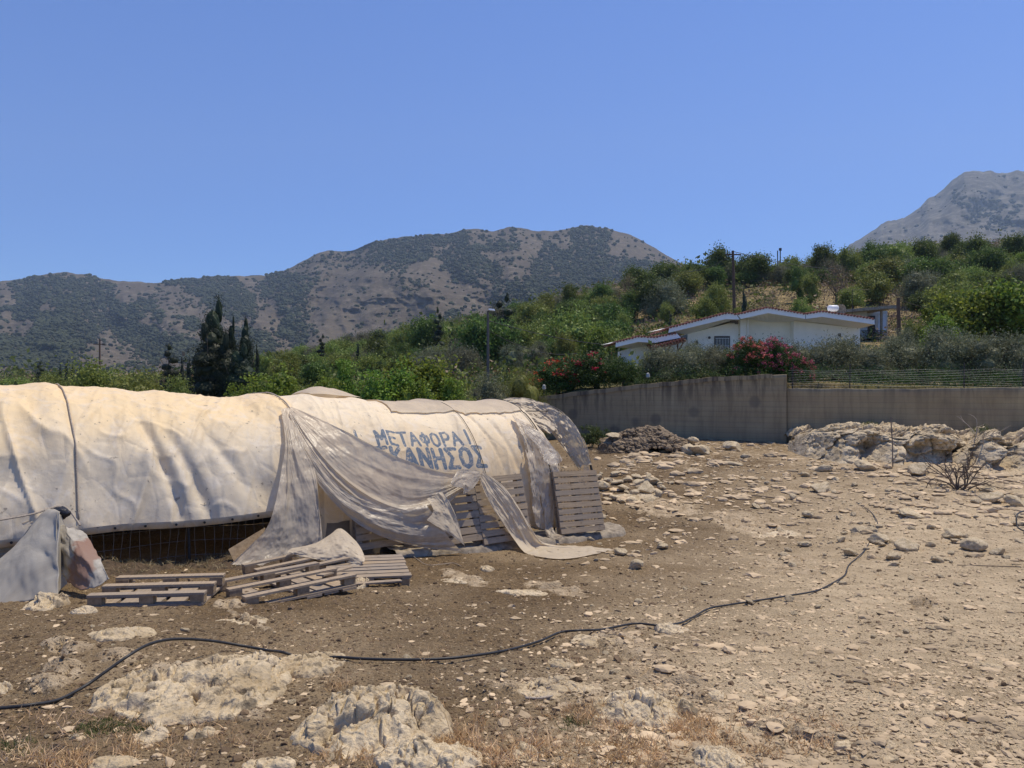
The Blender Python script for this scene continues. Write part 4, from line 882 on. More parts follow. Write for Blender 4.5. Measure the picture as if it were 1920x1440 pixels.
# --- loose sheets draped over it
def loft(name, ribs, mat, nu=90, nv=70, fold=.035, nf=7, seed=0, parent=None, off0=.06, off1=.25, exY=None, crump=.012, origin=None, ragged=0.0, fades=(.1, .0), hold=.0):
    """ribs: curves from the tied end; every curve a list of (px, py) or (px, py, Y)"""
    R3 = []
    for ri, rib in enumerate(ribs):
        pts = []
        for i, q in enumerate(rib):
            o_ = off0+(off1-off0)*i/(len(rib)-1)
            pts.append(W(*q) if len(q) == 3 else thit(q[0], q[1], o_))
        R3.append(crom(pts, nu))
    G = crom(np.array(R3), nv)                      # nv x nu x 3
    a = np.linspace(0, 1, nv)[:, None]; b = np.linspace(0, 1, nu)[None, :]
    view = G-np.array([0, 0, CZ]); view /= np.linalg.norm(view, axis=-1)[..., None]
    w = fold*(sst(-.02, fades[0]+.02, b))*(.35+.65*b if hold == 0 else 1)
    am_ = np.clip(.55+1.1*fbm(a*4+seed, b*2.2, seed+5, 2), .05, 1.5)
    ph = a*nf*.42+.9*fbm(a*2.2, b*1.3, seed, 3)+.3*np.sin(b*3+seed)
    r1 = ridged(ph*1.6, b*1.1, seed+1, 1); r2 = ridged(ph*4.1+seed, b*1.9, seed+2, 1)
    d = w*am_*1.6*r1+w*.20*(1.3-am_)*r2+w*.03*ridged(ph*9, b*3.1, seed+4, 1)+crump*1.2*ridged(G[..., 0]*2.6+seed, G[..., 1]*2.6, G[..., 2]*2.2, 3)+crump*3.2*(worley(G[..., 0]*4.5, G[..., 1]*4.5, G[..., 2]*3.6, int(seed))[0]-.5)+crump*.6*(worley(G[..., 0]*11, G[..., 1]*11, G[..., 2]*10, int(seed)+3)[0]-.5)+crump*.5*fbm(a*30, b*30, seed, 2)
    G = G-view*d[..., None]
    gr = gz(G[..., 0], G[..., 1])+.012; G[..., 2] = np.maximum(G[..., 2], gr+.03*np.abs(fbm(G[..., 0]*6, G[..., 1]*6, seed, 2)))
    keep = None; f = grid_faces(nv, nu)
    if ragged:
        m = fbm(a*9, b*6, seed+3, 4) > ragged-1.2*sst(.75, 1.02, b)*0-0; edge = (np.abs(a-.5) > .5-.06-.05*fbm(b*12+a*0, a*3, seed, 3)) & (fbm(a*14, b*14, seed, 2) > -.1)
        drop = (m | edge)[:-1, :-1]; f = f[~drop.reshape(-1)]
    V, f, _ = compact(G.reshape(-1, 3), f)
    return obj(name, V, f, mat, parent, origin=(V[V[:, 2].argmin()] if origin is None else origin))
t1 = loft('hanging_sheet', [
 [(527, 768), (535, 830), (528, 880), (517, 940), (500, 990), (470, 1022), (432, 1058)], [(531, 766), (541, 830), (539, 880), (535, 940), (526, 995), (510, 1035), (478, 1062)],
 [(537, 764), (548, 830), (553, 880), (558, 940), (560, 990), (548, 1030), (530, 1058)], [(544, 766), (560, 830), (577, 880), (588, 930), (594, 980), (590, 1020), (580, 1046)],
 [(552, 772), (574, 830), (592, 880), (597, 930), (600, 965), (604, 1000), (606, 1035)]], M_film, 150, 130, .05, 8, 1.0, off0=.14, off1=.42, crump=.014)
props(t1, 'translucent sheet bunched at the top and flaring to the ground before the tunnel middle', 'plastic sheet')
t2 = thing('swagged_sheet', 'huge torn plastic sheet swept sideways over the lettering and tied up above the leaning pallets', 'plastic sheet', thit(865, 1032, .3))
loft('upper_sweep', [
 [(545, 762), (598, 784), (655, 812), (715, 843), (775, 868), (835, 885), (875, 886), (900, 885)], [(544, 768), (592, 815), (645, 862), (705, 900), (765, 922), (825, 915), (872, 900), (901, 888)],
 [(543, 772), (584, 835), (635, 893), (695, 938), (755, 958), (815, 940), (866, 912), (902, 893)], [(542, 776), (574, 845), (615, 905), (672, 955), (738, 985), (805, 972), (862, 925), (902, 898)]], M_cloth if False else M_film, 190, 120, .06, 6, 2.0, t2, off0=.14, off1=.50, crump=.010)
loft('lower_flap', [
 [(556, 800), (590, 860), (640, 915), (700, 945), (755, 957), (800, 948)], [(558, 815), (592, 880), (642, 935), (702, 968), (770, 985), (822, 978)], [(560, 830), (592, 893), (645, 955), (702, 990), (775, 1014), (845, 1012)], [(563, 840), (592, 900), (646, 962), (702, 1000), (778, 1024), (866, 1034)]], M_film, 150, 90, .05, 4, 3.0, t2, off0=.12, off1=.62, crump=.014)
loft('pinched_fold', [[(900, 884), (875, 880), (858, 884), (845, 905)], [(900, 886), (878, 890), (862, 897), (850, 912)], [(901, 890), (885, 900), (872, 904), (868, 916)], [(902, 894), (890, 912), (878, 922), (868, 926)]], M_film, 60, 40, .03, 5, 4.0, t2, off0=.52, off1=.60)
loft('waist_knot', [[(800, 935), (808, 945), (812, 960), (800, 975)], [(812, 930), (825, 950), (835, 975), (840, 1000)], [(820, 925), (838, 950), (855, 985), (868, 1020)], [(828, 922), (842, 940), (858, 975), (872, 1028)]], M_cloth, 60, 50, .03, 4, 5.0, t2, off0=.55, off1=.68)
loft('trailing_tail', [
 [(897, 891), (912, 930), (936, 972), (960, 1006), (984, 1036), (1012, 1044), (1050, 1048), (1085, 1045), (1110, 1040)], [(902, 888), (928, 925), (955, 962), (978, 998), (1000, 1026), (1030, 1036), (1066, 1038), (1100, 1036), (1130, 1036)],
 [(906, 884), (944, 912), (972, 950), (996, 990), (1014, 1014), (1042, 1022), (1080, 1024), (1115, 1026), (1152, 1031)]], M_cloth, 190, 90, .055, 6, 6.0, t2, off0=.50, off1=.80, crump=.016)
o = loft('crumpled_sheet', [[(538, 1036, 9.75), (580, 1046, 9.6), (625, 1054, 9.45), (672, 1062, 9.3)], [(548, 1028, 9.9), (590, 1026, 9.8), (640, 1030, 9.6), (684, 1050, 9.4)], [(590, 1022, 10.1), (608, 1010, 10.05), (640, 1002, 10.0), (678, 1030, 9.7)], [(612, 1014, 10.3), (622, 1000, 10.35), (640, 991, 10.35), (668, 1015, 10.2)]], M_cloth, 70, 60, .05, 3, 7.0, crump=.03)
props(o, 'crumpled cream sheet heaped over the upturned broken pallets', 'plastic sheet')
te = thing('torn_end_sheet', 'shredded plastic hanging in rags over the bare right end hoops of the tunnel', 'plastic sheet', thit(1035, 990, .2))
loft('crown_roll', [[(928, 757, 16.3), (958, 745, 16.4), (1000, 749, 16.4), (1040, 763, 16.05), (1070, 787, 15.6), (1096, 826, 15.1), (1111, 872, 14.9)], [(930, 764, 16.0), (958, 756, 16.1), (992, 765, 16.1), (1025, 785, 15.9), (1048, 808, 15.7), (1070, 838, 15.4), (1092, 872, 15.1)], [(938, 772, 15.9), (962, 768, 15.9), (988, 775, 15.9), (1018, 795, 15.8), (1040, 820, 15.6), (1060, 846, 15.3), (1088, 884, 15.0)]], M_cloth, 150, 70, .06, 3, 8.0, te, crump=.05, ragged=.75, hold=1)
loft('crown_fold', [[(948, 752, 15.9), (968, 762, 15.8), (1000, 780, 15.7), (1030, 790, 15.6), (1046, 800, 15.5)], [(955, 768, 15.7), (975, 778, 15.6), (1000, 792, 15.5), (1020, 800, 15.4), (1034, 812, 15.4)], [(970, 780, 15.6), (985, 788, 15.5), (998, 800, 15.45), (1012, 806, 15.4), (1024, 812, 15.4)]], M_cloth, 90, 40, .05, 3, 9.0, te, crump=.03, hold=1)
loft('side_rag', [[(958, 776), (972, 805), (985, 850), (993, 900), (998, 950), (1003, 985)], [(970, 784), (988, 815), (1002, 860), (1010, 905), (1014, 950), (1018, 992)], [(984, 792), (1004, 820), (1020, 865), (1028, 910), (1032, 950), (1034, 994)], [(994, 796), (1020, 815), (1044, 850), (1050, 880), (1046, 920), (1042, 960)]], M_film, 130, 80, .055, 5, 10.0, te, off0=.05, off1=.12, crump=.025, ragged=.5)
loft('blown_rag', [[(975, 790), (1005, 808), (1030, 830), (1048, 850), (1056, 862)], [(980, 800), (1008, 822), (1028, 842), (1040, 852), (1048, 868)], [(985, 812), (1006, 835), (1014, 850), (1018, 862), (1030, 872)]], M_filmc, 80, 50, .03, 3, 11.0, te, off0=.1, off1=.3, crump=.02, ragged=.6)
loft('ragged_tail', [[(1092, 858, 15.15), (1094, 880, 15.1), (1085, 900, 15.05), (1080, 925, 15.0)], [(1098, 862, 15.1), (1102, 885, 15.05), (1094, 905, 15.0), (1088, 930, 15.0)], [(1103, 870, 15.1), (1107, 890, 15.05), (1104, 908, 15.0), (1096, 922, 15.0)]], M_filmc, 50, 30, .03, 3, 12.0, te, crump=.03, ragged=.3)
loft('foot_rag', [[(1010, 960, 14.2), (1018, 985, 14.0), (1028, 1008, 13.8), (1050, 1012, 13.6)], [(1020, 955, 14.2), (1034, 985, 13.95), (1044, 1000, 13.8), (1062, 1006, 13.6)]], M_cloth, 50, 24, .02, 3, 13.0, te, crump=.02)

# --- footing slab
us = np.linspace(-.55, 4.75, 230); cs = np.linspace(0, 1, 26); V = []
for u in us:
    r0 = -.52-.10*float(fbm(u*1.9, 0, 2.0, 4))-.10*math.exp(-((u+.1)/.6)**2); r0 *= min(1, (u+.56)*2.2)**.5 if u < -.1 else 1
    for c_ in cs:
        lat = r0*(1-c_)+.3*c_; x, y = NB+DU*u+DC*lat
        edge = min(c_*9, 1); zz = max(float(gz(x, y)), zb(u)-.04)+.10*edge**.6-.03*(1-edge)+.035*float(fbm(u*7, lat*8, 1.0, 5))-(.14 if c_ == 0 else 0)
        V.append((x, y, zz))
o = obj('footing_slab', np.array(V), grid_faces(230, 26), M_slab, origin=(*(NB+DU*2), .1)); props(o, 'rough broken concrete footing along the foot of the leaning pallets', 'concrete footing')

# ================================================================== PALLETS
def make_pallet(name, label, loc, Rm, w=1.0, l=1.2, ns=9, group='old wooden pallets around the tunnel', seed=0, drop=(), thin=False, cat='pallet'):
    """deck boards run along local x (w), stringers along y (l); local z is the deck side up"""
    r = random.Random(seed); t = thing(name, label, cat, loc, group)
    M = np.eye(4); M[:3, :3] = Rm; M[:3, 3] = loc
    q = __import__('mathutils').Matrix(Rm.tolist()).to_euler(); t.rotation_euler = q
    def part(nm, mb, mat): o = bpy.data.objects.new(nm, mesh(nm, np.concatenate(mb.v), mb.f, mat, smooth=False)); link(o); o.parent = t; return o
    mb = MB(); sw = l/ns
    for i in range(ns):
        if i in drop: continue
        y = sw*(i+.5); h = sw*r.uniform(.375, .42); d = r.uniform(-.012, .012); e = r.uniform(-.008, .008); tz = r.uniform(-.003, .003)
        V = [(-w/2+d, y-h+e, .122+tz), (w/2+d, y-h-e, .122+tz), (w/2+d, y+h-e, .122+tz), (-w/2+d, y+h+e, .122+tz)]; V = V+[(a, b, c+.022) for a, b, c in V]
        mb.add(V, [[0, 3, 2, 1], [4, 5, 6, 7], [0, 1, 5, 4], [1, 2, 6, 5], [2, 3, 7, 6], [3, 0, 4, 7]])
    part('deck_boards', mb, M_wood)
    mb = MB()
    for x in (-w/2+.05, 0, w/2-.05): mb.box((x-.05, .01, .1), (x+.05, l-.01, .1215))
    part('stringers', mb, M_wood)
    for x in (-w/2+.07, 0, w/2-.07):
        for y in (.07, l/2, l-.07):
            part('block', MB().box((x-.05+r.uniform(-.008, .008), y-.065, .0225), (x+.055, y+.065, .0995)), M_block)
    mb = MB()
    for x in (-w/2+.06, 0, w/2-.06): mb.box((x-.052, 0, 0), (x+.052, l, .022))
    part('base_boards', mb, M_wood)
    return t
def lean_frame(px, py, out=.28, tilt=14, roll=0, yaw=0):
    """stand a pallet against the tunnel side"""
    best = None
    for u in np.linspace(-.5, 6, 900):
        p = NB+DU*u-DC*out; q = 960+F*p[0]/p[1]
        if best is None or abs(q-px) < best[0]: best = (abs(q-px), p, u)
    p = best[1]; z = CZ-(py-720)/F*p[1]
    a = math.radians(yaw); X = -DU; X = np.array([X[0]*math.cos(a)-X[1]*math.sin(a), X[0]*math.sin(a)+X[1]*math.cos(a)]); N = np.array([X[1], -X[0]])
    ti = math.radians(tilt); x = np.array([X[0], X[1], 0]); yv = np.array([-N[0]*math.sin(ti), -N[1]*math.sin(ti), math.cos(ti)]); zv = np.cross(x, yv)
    ro = math.radians(roll); x2 = x*math.cos(ro)+yv*math.sin(ro); y2 = -x*math.sin(ro)+yv*math.cos(ro)
    return np.array([p[0], p[1], z]), np.stack([x2, y2, zv], 1)
for i, (px, py, out, tilt, roll, yaw, w, l, ns, lab) in enumerate([
 (1086, 1000, .34, 15, -1, -6, 1.0, 1.15, 10, 'grey pallet leaning at the right end of the tunnel, all ten slats showing'),
 (946, 1018, .42, 16, 1, -4, .98, 1.14, 9, 'sunlit pallet leaning under the tied knot of the swagged sheet, crossed by its tail'),
 (852, 1022, .34, 16, 0, -2, .95, 1.02, 8, 'pallet leaning half behind the swagged sheet, left of the one crossed by the tail')]):
    loc, Rm = lean_frame(px, py, out, tilt, roll, yaw); make_pallet('pallet', lab, loc, Rm, w, l, ns, seed=i)
loc, Rm = lean_frame(735, 1022, .10, 5, 0, 0); 
make_pallet('pallet', 'low pallet standing on its long edge at the tunnel foot, half under the sheet', loc, Rm, 1.35, .50, 4, seed=9)
def flat_pallet(lab, pxc, pyc, Y, yaw, w, l, flip, ns, seed, tilt=(0, 0), lift=0.0, drop=()):
    c = W(pxc, pyc, Y); a = math.radians(yaw); x = np.array([math.cos(a), math.sin(a), 0]); y = np.array([-math.sin(a), math.cos(a), 0]); z = np.array([0, 0, 1.0])
    y = y+z*math.tan(math.radians(tilt[0])); y /= np.linalg.norm(y); x = x+z*math.tan(math.radians(tilt[1])); x -= y*(x@y); x /= np.linalg.norm(x); z = np.cross(x, y)
    if flip: x, z = -x, -z
    zz = float(gz(c[0], c[1]))+lift+(.145 if flip else 0); loc = np.array([c[0], c[1], zz])-y*l/2
    return make_pallet('pallet', lab, loc, np.stack([x, y, z], 1), w, l, ns, seed=seed, drop=drop)
flat_pallet('upturned pallet lying flat on the soil just right of the bent metal sheet', 300, 1112, 7.75, 96, .80, 1.08, True, 5, 21, lift=.01)
flat_pallet('broken upturned pallet with its loose boards splayed, front one of the heap', 532, 1088, 8.2, -50, 1.0, 1.2, True, 6, 22, lift=.01, tilt=(1.5, 2), drop=(2,))
flat_pallet('pallet lying deck up at the right rear of the heap, against the footing', 688, 1052, 9.35, 14, .95, 1.0, False, 7, 23, lift=.02, tilt=(2, -1))
flat_pallet('pallet beneath the crumpled cream sheet at the back of the heap', 560, 1052, 9.5, -50, .9, 1.1, True, 6, 24, lift=.05, tilt=(3, 2))

# ================================================================== BENT METAL SHEETS, BAG, CORRUGATED PANEL
def crumple(name, rows3, mat, lab, cat, amp, seed, nu=50, nv=50):
    G = crom(np.array([crom([W(*q) for q in r_], nu) for r_ in rows3]), nv); a = np.linspace(0, 1, nv)[:, None]; b = np.linspace(0, 1, nu)[None, :]
    wf = worley(a*4.2+b, b*3.6, seed, int(seed)); wg = worley(a*9, b*9, seed, int(seed)+2); d = amp*.55*(1.3*(wf[0]-.5)+.8*(wg[0]-.5)+.7*ridged(a*2.6+b, b*2.3-a, seed, 1)+.4*ridged(a*6+b*3, b*5, seed+1, 1)+.18*ridged(a*14, b*13, seed+2, 2)); G[..., 1] += d; G[..., 2] += d*.3
    back = G+np.array([.002, .006, -.002]); n = nu*nv
    f = grid_faces(nv, nu); V = np.concatenate([G.reshape(-1, 3), back.reshape(-1, 3)])
    V = G.reshape(-1, 3); o = obj(name, V, f, mat, origin=V[V[:, 2].argmin()]); mod = o.modifiers.new('Solidify', 'SOLIDIFY'); mod.thickness = .004
    return props(o, lab, cat)
crumple('metal_sheet', [[(-60, 1150, 7.5), (0, 1137, 7.5), (60, 1126, 7.55), (108, 1122, 7.6)], [(-60, 1110, 7.8), (0, 1085, 7.8), (55, 1060, 7.8), (107, 1065, 7.75)], [(-50, 1085, 8.1), (10, 1045, 8.1), (58, 1010, 8.1), (108, 1012, 7.95)], [(-20, 1068, 8.4), (35, 1015, 8.4), (75, 968, 8.4), (110, 966, 8.15)], [(0, 1060, 8.5), (48, 998, 8.5), (84, 958, 8.5), (112, 960, 8.25)]], M_sheet, 'large crumpled grey galvanised sheet leaning against the tunnel at the left edge', 'metal sheet', .055, 3.0)
crumple('metal_sheet', [[(106, 1118, 7.62), (112, 1108, 7.9), (122, 1098, 8.2), (126, 1096, 8.3)], [(106, 1060, 7.8), (111, 1056, 8.0), (118, 1050, 8.2), (124, 1045, 8.35)], [(106, 1005, 8.0), (110, 1000, 8.15), (114, 996, 8.3), (119, 990, 8.4)], [(108, 962, 8.2), (110, 964, 8.3), (113, 966, 8.4), (118, 968, 8.5)]], M_sheet, 'narrow shaded return of grey sheet metal between the big sheet and the rusty one', 'metal sheet', .015, 4.0)
crumple('metal_sheet', [[(124, 1092, 7.95), (150, 1106, 7.8), (180, 1100, 7.75), (206, 1084, 7.8)], [(112, 1060, 8.1), (140, 1065, 7.95), (165, 1060, 7.9), (192, 1055, 8.0)], [(109, 1020, 8.2), (130, 1025, 8.1), (150, 1025, 8.1), (174, 1024, 8.25)], [(108, 985, 8.35), (122, 988, 8.3), (136, 992, 8.35), (154, 1000, 8.45)]], M_rust, 'smaller rust streaked sheet bent against the right side of the big grey sheet', 'metal sheet', .05, 5.0)
b_ = W(112, 962, 8.5); bv, bf = I3; n_ = fbm(bv[:, 0]*2, bv[:, 1]*2, bv[:, 2]*2, 3)[:, None]; o = obj('plastic_bag', b_+bv*(1+.35*n_)*[.10, .08, .075]+[0, 0, .0], bf, M_black, origin=b_); props(o, 'scrap of black plastic caught on top of the bent grey sheet', 'plastic bag')
mb = MB(); us = np.linspace(-.5, .9, 60); V = []
for k in range(14):
    for u in us[::4]: pass
A_, B_ = W(-60, 1030, 9.0), W(62, 1012, 9.3)
V = []; 
for i in range(60):
    p = A_+(B_-A_)*i/59
    for j in range(30): V.append(p+np.array([0, .0, -.34*j/29])+np.array([0, -.012*math.sin(j*1.5), 0]))
V = np.array(V)+np.array([0, 0, .18]); o = obj('corrugated_panel', V, grid_faces(60, 30), M_sheet, origin=V[29]); props(o, 'ribbed grey panel half hidden behind the metal sheet at the left edge', 'metal panel')
o = loft('canvas_flap', [[(-60, 985, 9.0), (0, 992, 9.1), (50, 978, 9.2), (95, 955, 9.4)], [(-60, 1005, 8.95), (0, 1010, 9.05), (55, 990, 9.2), (100, 962, 9.35)]], M_cloth, 60, 16, .01, 3, 14.0); props(o, 'strip of beige canvas tied along the shed foot at far left', 'canvas strip')

# ================================================================== STRAW AND MANURE MOUND under the open side
us = np.linspace(5.7, 9.4, 90); cs = np.linspace(-1.15, 1.3, 60); U, C_g = np.meshgrid(us, cs, indexing='ij')
X = NB[0]+DU[0]*U+DC[0]*C_g; Y = NB[1]+DU[1]*U+DC[1]*C_g
Z = gz(X, Y)-.04+.24*np.exp(-((C_g-.0)/.55)**2)*(.6+.4*np.sin(U*2.1+1))*sst(5.7, 6.3, U)+.06*ridged(X*5, Y*5, 1., 4)*np.exp(-(C_g/.8)**2)
M_dung = plain('trodden_straw', (.085, .058, .035), .95, .45, 14, kind='World', bump=1.0)
o = obj('straw_litter', np.stack([X, Y, Z], -1).reshape(-1, 3), grid_faces(90, 60)[:, ::-1], M_dung, origin=(X.mean(), Y.mean(), .5)); props(o, kind='stuff')
r = np.random.RandomState(3); i = r.randint(0, 90, 3800); j = np.clip((r.normal(25, 13, 3800)).astype(int), 2, 57); cen = np.stack([X[i, j], Y[i, j], Z[i, j]+.012], -1)
v, f = leaves(5200, cen, .02, .09, .06, 5); o = obj('loose_straw', v, f, L_dry, smooth=False); props(o, kind='stuff')

# ================================================================== ROCKS
def outcrop(label, cx, cy, wpx, hpx, H, rot=0, seed=0, name='rock_outcrop', n=150, sharp=1.0, group=None, mat=None, sink=.05, cat='rock'):
    """half buried ledge; cx, cy, wpx, hpx: where its foot lies in the picture"""
    c = ghit(cx, cy); x0, y0, _ = ghit(cx, cy+hpx/2); x1, y1, _ = ghit(cx, cy-hpx/2)
    rx = wpx/2/F*c[1]; ry = max((y1-y0)/2, .08)
    g = np.linspace(-1.35, 1.35, n); A, B = np.meshgrid(g, g, indexing='ij'); a = math.radians(rot)
    x = A*rx*math.cos(a)-B*ry*math.sin(a); y = A*rx*math.sin(a)+B*ry*math.cos(a); sc = 1/max(.25, min(rx, ry))
    X = c[0]+x; Y = c[1]+y; s = seed*7.7
    rr = np.sqrt(A*A+B*B)+.34*fbm(x*1.3*sc+s, y*1.3*sc, s, 5)
    dome = np.clip(1.02-rr, -1, 1); core = np.clip(dome, 0, 1)
    pl = np.clip(.5+fbm(x*.8*sc-s, y*.8*sc, s+3, 2)*1.3, 0, 1); h = H*.66*(core**.45)*(.35+.65*pl)*sharp
    st_ = fbm(x*1.9*sc+s, y*1.9*sc, s+1, 4); det = H*.22*(np.round(st_*4)/4*.9+st_*.4)*sst(0, .25, dome)+H*.04*ridged(x*2.6*sc, y*2.6*sc, s, 4)*sst(0, .25, dome)+.010*ridged(X*9, Y*9, s, 3)*sst(0, .2, dome)+.006*fbm(X*32, Y*32, s, 3)*sst(0, .1, dome)
    w1, w2, w3 = worley(x*2.1*sc+.35*fbm(x*2*sc, y*2*sc, s, 3), y*2.1*sc, 0*x, seed); det = det+(H*.13*w3-H*.12*np.exp(-(w2/.07)**2))*sst(.02, .25, dome); w1, w2, w3 = worley(x*5.5*sc, y*5.5*sc, 0*x, seed+9); det = det+(H*.05*w3-H*.06*np.exp(-(w2/.09)**2)+H*.10*(w1-.5))*sst(.02, .2, dome)
    det = det-.5*H*np.exp(-(np.abs(fbm(x*1.7*sc, y*1.7*sc, s+9, 3))/.035)**2)*sst(.05, .3, dome)*.4
    g0 = gz(X, Y); Z = g0+h+det-sink*sst(.08, -.05, dome)-(dome < 0)*.1
    jx = .05*H/.3*fbm(x*3*sc, y*3*sc, Z*3*sc+s, 3)*sst(.02, .2, dome); X = X+jx*1.0; Y = Y-np.abs(jx)*.6
    keep = (dome > -.04); k2 = (keep[:-1, :-1] | keep[1:, 1:])
    V, f, _ = compact(np.stack([X, Y, Z], -1).reshape(-1, 3), grid_faces(n, n)[k2.reshape(-1)][:, ::-1] if False else grid_faces(n, n)[k2.reshape(-1)])
    o = obj(name, V, f, mat or M_rockw, origin=(c[0], c[1], c[2])); return props(o, label, cat, group)
OC = [('broad pale ledge in the left foreground with the black hose arching over it', 375, 1285, 290, 120, .26, 0, 1),
 ('smooth left shoulder of the hose ledge, lower and whiter', 250, 1300, 130, 70, .15, 0, 2), ('rounded right flank of the hose ledge sloping into the soil', 475, 1310, 110, 80, .16, 0, 3),
 ('big cratered boulder at the bottom left of centre with a dark hollow under its crest', 715, 1368, 300, 110, .30, 8, 4), ('low pale rock at the bottom edge below the cratered boulder', 800, 1432, 200, 60, .14, 0, 5),
 ('pale rock where the hose disappears, left foreground', 580, 1250, 125, 45, .14, 0, 6), ('thin orange ledge with a shaded lip above the hose arch', 235, 1192, 130, 26, .09, -4, 7),
 ('squared orange stone beside the bent metal sheets', 86, 1138, 58, 18, .20, 0, 8), ('small low stone right of the squared orange stone', 158, 1150, 50, 10, .07, 0, 9), ('pale boulder cut by the left frame edge', -8, 1305, 50, 26, .20, 0, 10),
 ('long split ledge right of the cratered boulder', 1035, 1298, 200, 34, .10, 4, 11), ('grey ledge above the right clump of straw grass', 1200, 1335, 210, 60, .16, 0, 12), ('white pitted rock at the bottom edge right of centre', 1345, 1432, 90, 40, .12, 0, 13),
 ('small dark pitted rock among the straw grass at the bottom', 985, 1418, 60, 30, .12, 0, 14), ('flat pale stone at the bottom left corner', 215, 1436, 90, 24, .06, 0, 15), ('whitish stone at the very bottom left of the cratered boulder', 500, 1436, 110, 26, .08, 0, 16),
 ('row of small pale lumps below the hose ledge', 350, 1345, 130, 26, .07, -6, 17), ('small crusted lump of rock in the left foreground', 285, 1385, 60, 24, .07, 0, 18), ('pair of fused knobs left of the cratered boulder', 375, 1378, 56, 26, .08, 0, 19),
 ('fallen block propping the broken pallet heap', 672, 1098, 42, 16, .20, 0, 20), ('lone angular brown stone on the bare soil in the middle', 914, 1068, 26, 9, .14, 0, 21), ('knobby grey rock at the lower middle', 1050, 1245, 55, 16, .07, 0, 22),
 ('low pale crust crossing the hose near the middle', 1130, 1205, 110, 26, .07, 10, 23), ('pale bump the hose rests on, right of the middle', 1255, 1180, 60, 16, .09, 0, 24), ('small shaded stone in the pebbly middle right', 1340, 1308, 40, 9, .06, 0, 25),
 ('flat slab at the lower right with a shaded edge', 1625, 1400, 110, 24, .06, 0, 26), ('pale slab at the bottom right', 1640, 1425, 100, 20, .05, 0, 27), ('cream rock patch in the upper middle yard', 1440, 1000, 120, 24, .05, 0, 28),
 ('thin cracked ledge left of the middle yard', 985, 1112, 100, 10, .05, 6, 29), ('long low pale crust right of the lone stone', 870, 1090, 90, 10, .05, 8, 30), ('ochre crust strip left of the broken pallets', 455, 1165, 100, 14, .05, 12, 31),
 ('upper pale rock cluster under the footing right end', 1195, 935, 100, 16, .14, 0, 32), ('crust edge at right bottom of the ledge with straw', 1400, 1370, 120, 24, .06, 0, 33), ('low grey crust at the extreme lower right', 1850, 1250, 60, 12, .05, 0, 34)]
for lab, cx, cy, w, h_, H, rot, sd in OC: outcrop(lab, cx, cy, w, h_, H, rot, sd, n=170 if w > 180 else 90, name='rock_outcrop' if w > 90 else 'rock')
# the big eroded outcrop below the right wall
def scarp(label, pts, thick, seed, hfoot):
    """pts: (px, crest py, foot py, foot distance, crest distance)"""
    n = 260; m = 120; P = crom(np.array(pts, float), n); V = np.zeros((n, m, 3))
    for i in range(n):
        px, pc, pf, yf, yc = P[i]; a = W(px, pf, yf); a[2] = min(a[2], float(gz(a[0], a[1])))-.12; b = W(px, pc, yc)
        s = np.linspace(0, 1, m); face = sst(0, .45, s); x = a[0]+(b[0]-a[0])*np.minimum(s*1.2, 1)**1.0; 
        y = a[1]+(b[1]-a[1])*(s**1.6)+.75*np.sin(math.pi*np.clip(s/.42, 0, 1))*(.5+.5*math.sin(i*.09+seed)); z = a[2]+(b[2]-a[2])*np.minimum(1, face*.85+.15*s)
        bk = s > .8; y = y+np.where(bk, (s-.8)*4*thick, 0); z = z-np.where(bk, (s-.8)*5*.25*thick*.5, 0)
        V[i] = np.stack([x, y, z], -1)
    X, Y, Z = V[..., 0], V[..., 1], V[..., 2]; s = seed
    st_ = fbm(X*.7, Z*2.2, s, 4); d = .42*(.6*np.round(st_*4)/4+.6*st_)+.20*ridged(X*.9, Z*1.6+Y*.3, s, 5)+.10*fbm(X*3.2, Y*2, Z*3, 4)+.06*ridged(X*7, Y*5, Z*7, 3)+.02*fbm(X*22, Y*16, Z*22, 2); w1, w2, w3 = worley(X*1.3, Y*1.3, Z*1.9, int(seed)); d = d+.22*w3-.16*np.exp(-(w2/.07)**2); w1, w2, w3 = worley(X*4, Y*4, Z*5, int(seed)+1); d = d+.05*w3-.06*np.exp(-(w2/.1)**2)
    v_ = np.exp(-(np.abs(fbm(X*.55, Y*0, s+4, 2))/.07)**2); sw = np.linspace(0, 1, m)[None, :]
    Y = Y-d*(.3+.7*np.sin(math.pi*np.clip(sw*1.1, 0, 1)))+v_*.5*sst(0, .2, sw)*(1-sst(.75, 1, sw)); Z = Z+.6*d*sst(.35, .7, sw)+.05*ridged(X*2.4, Y*2.4, s, 4)*sst(.4, .7, sw)
    V = np.stack([X, Y, Z], -1).reshape(-1, 3); return props(obj('rock_outcrop', V, grid_faces(n, m)[:, ::-1], M_rockw, origin=V[(n//2)*m]), label, 'rock')
scarp('long eroded tan outcrop with overhanging lips beneath the lower right wall', [(1478, 812, 835, 25.5, 27.6), (1500, 800, 842, 24.4, 27.2), (1530, 793, 856, 23.4, 26.6), (1560, 797, 866, 22.8, 26.3), (1600, 793, 872, 22.3, 26.0), (1630, 800, 874, 22.2, 26.0), (1665, 806, 880, 21.9, 25.6), (1690, 797, 884, 21.6, 25.4), (1730, 806, 882, 21.8, 25.2), (1765, 818, 872, 22.3, 25.0), (1790, 828, 868, 22.8, 25.0)], 1.0, 3.0, 0)
scarp('craggy grey end of the outcrop behind the dead bush at the right', [(1770, 836, 872, 22.2, 24.4), (1795, 818, 880, 21.6, 24.6), (1822, 803, 885, 21.2, 24.6), (1850, 822, 885, 21.0, 24.4), (1880, 818, 885, 21.0, 24.2), (1915, 806, 885, 21.0, 24.2), (1960, 800, 885, 21.0, 24.0), (2080, 800, 885, 21, 24)], 1.0, 8.0, 0)
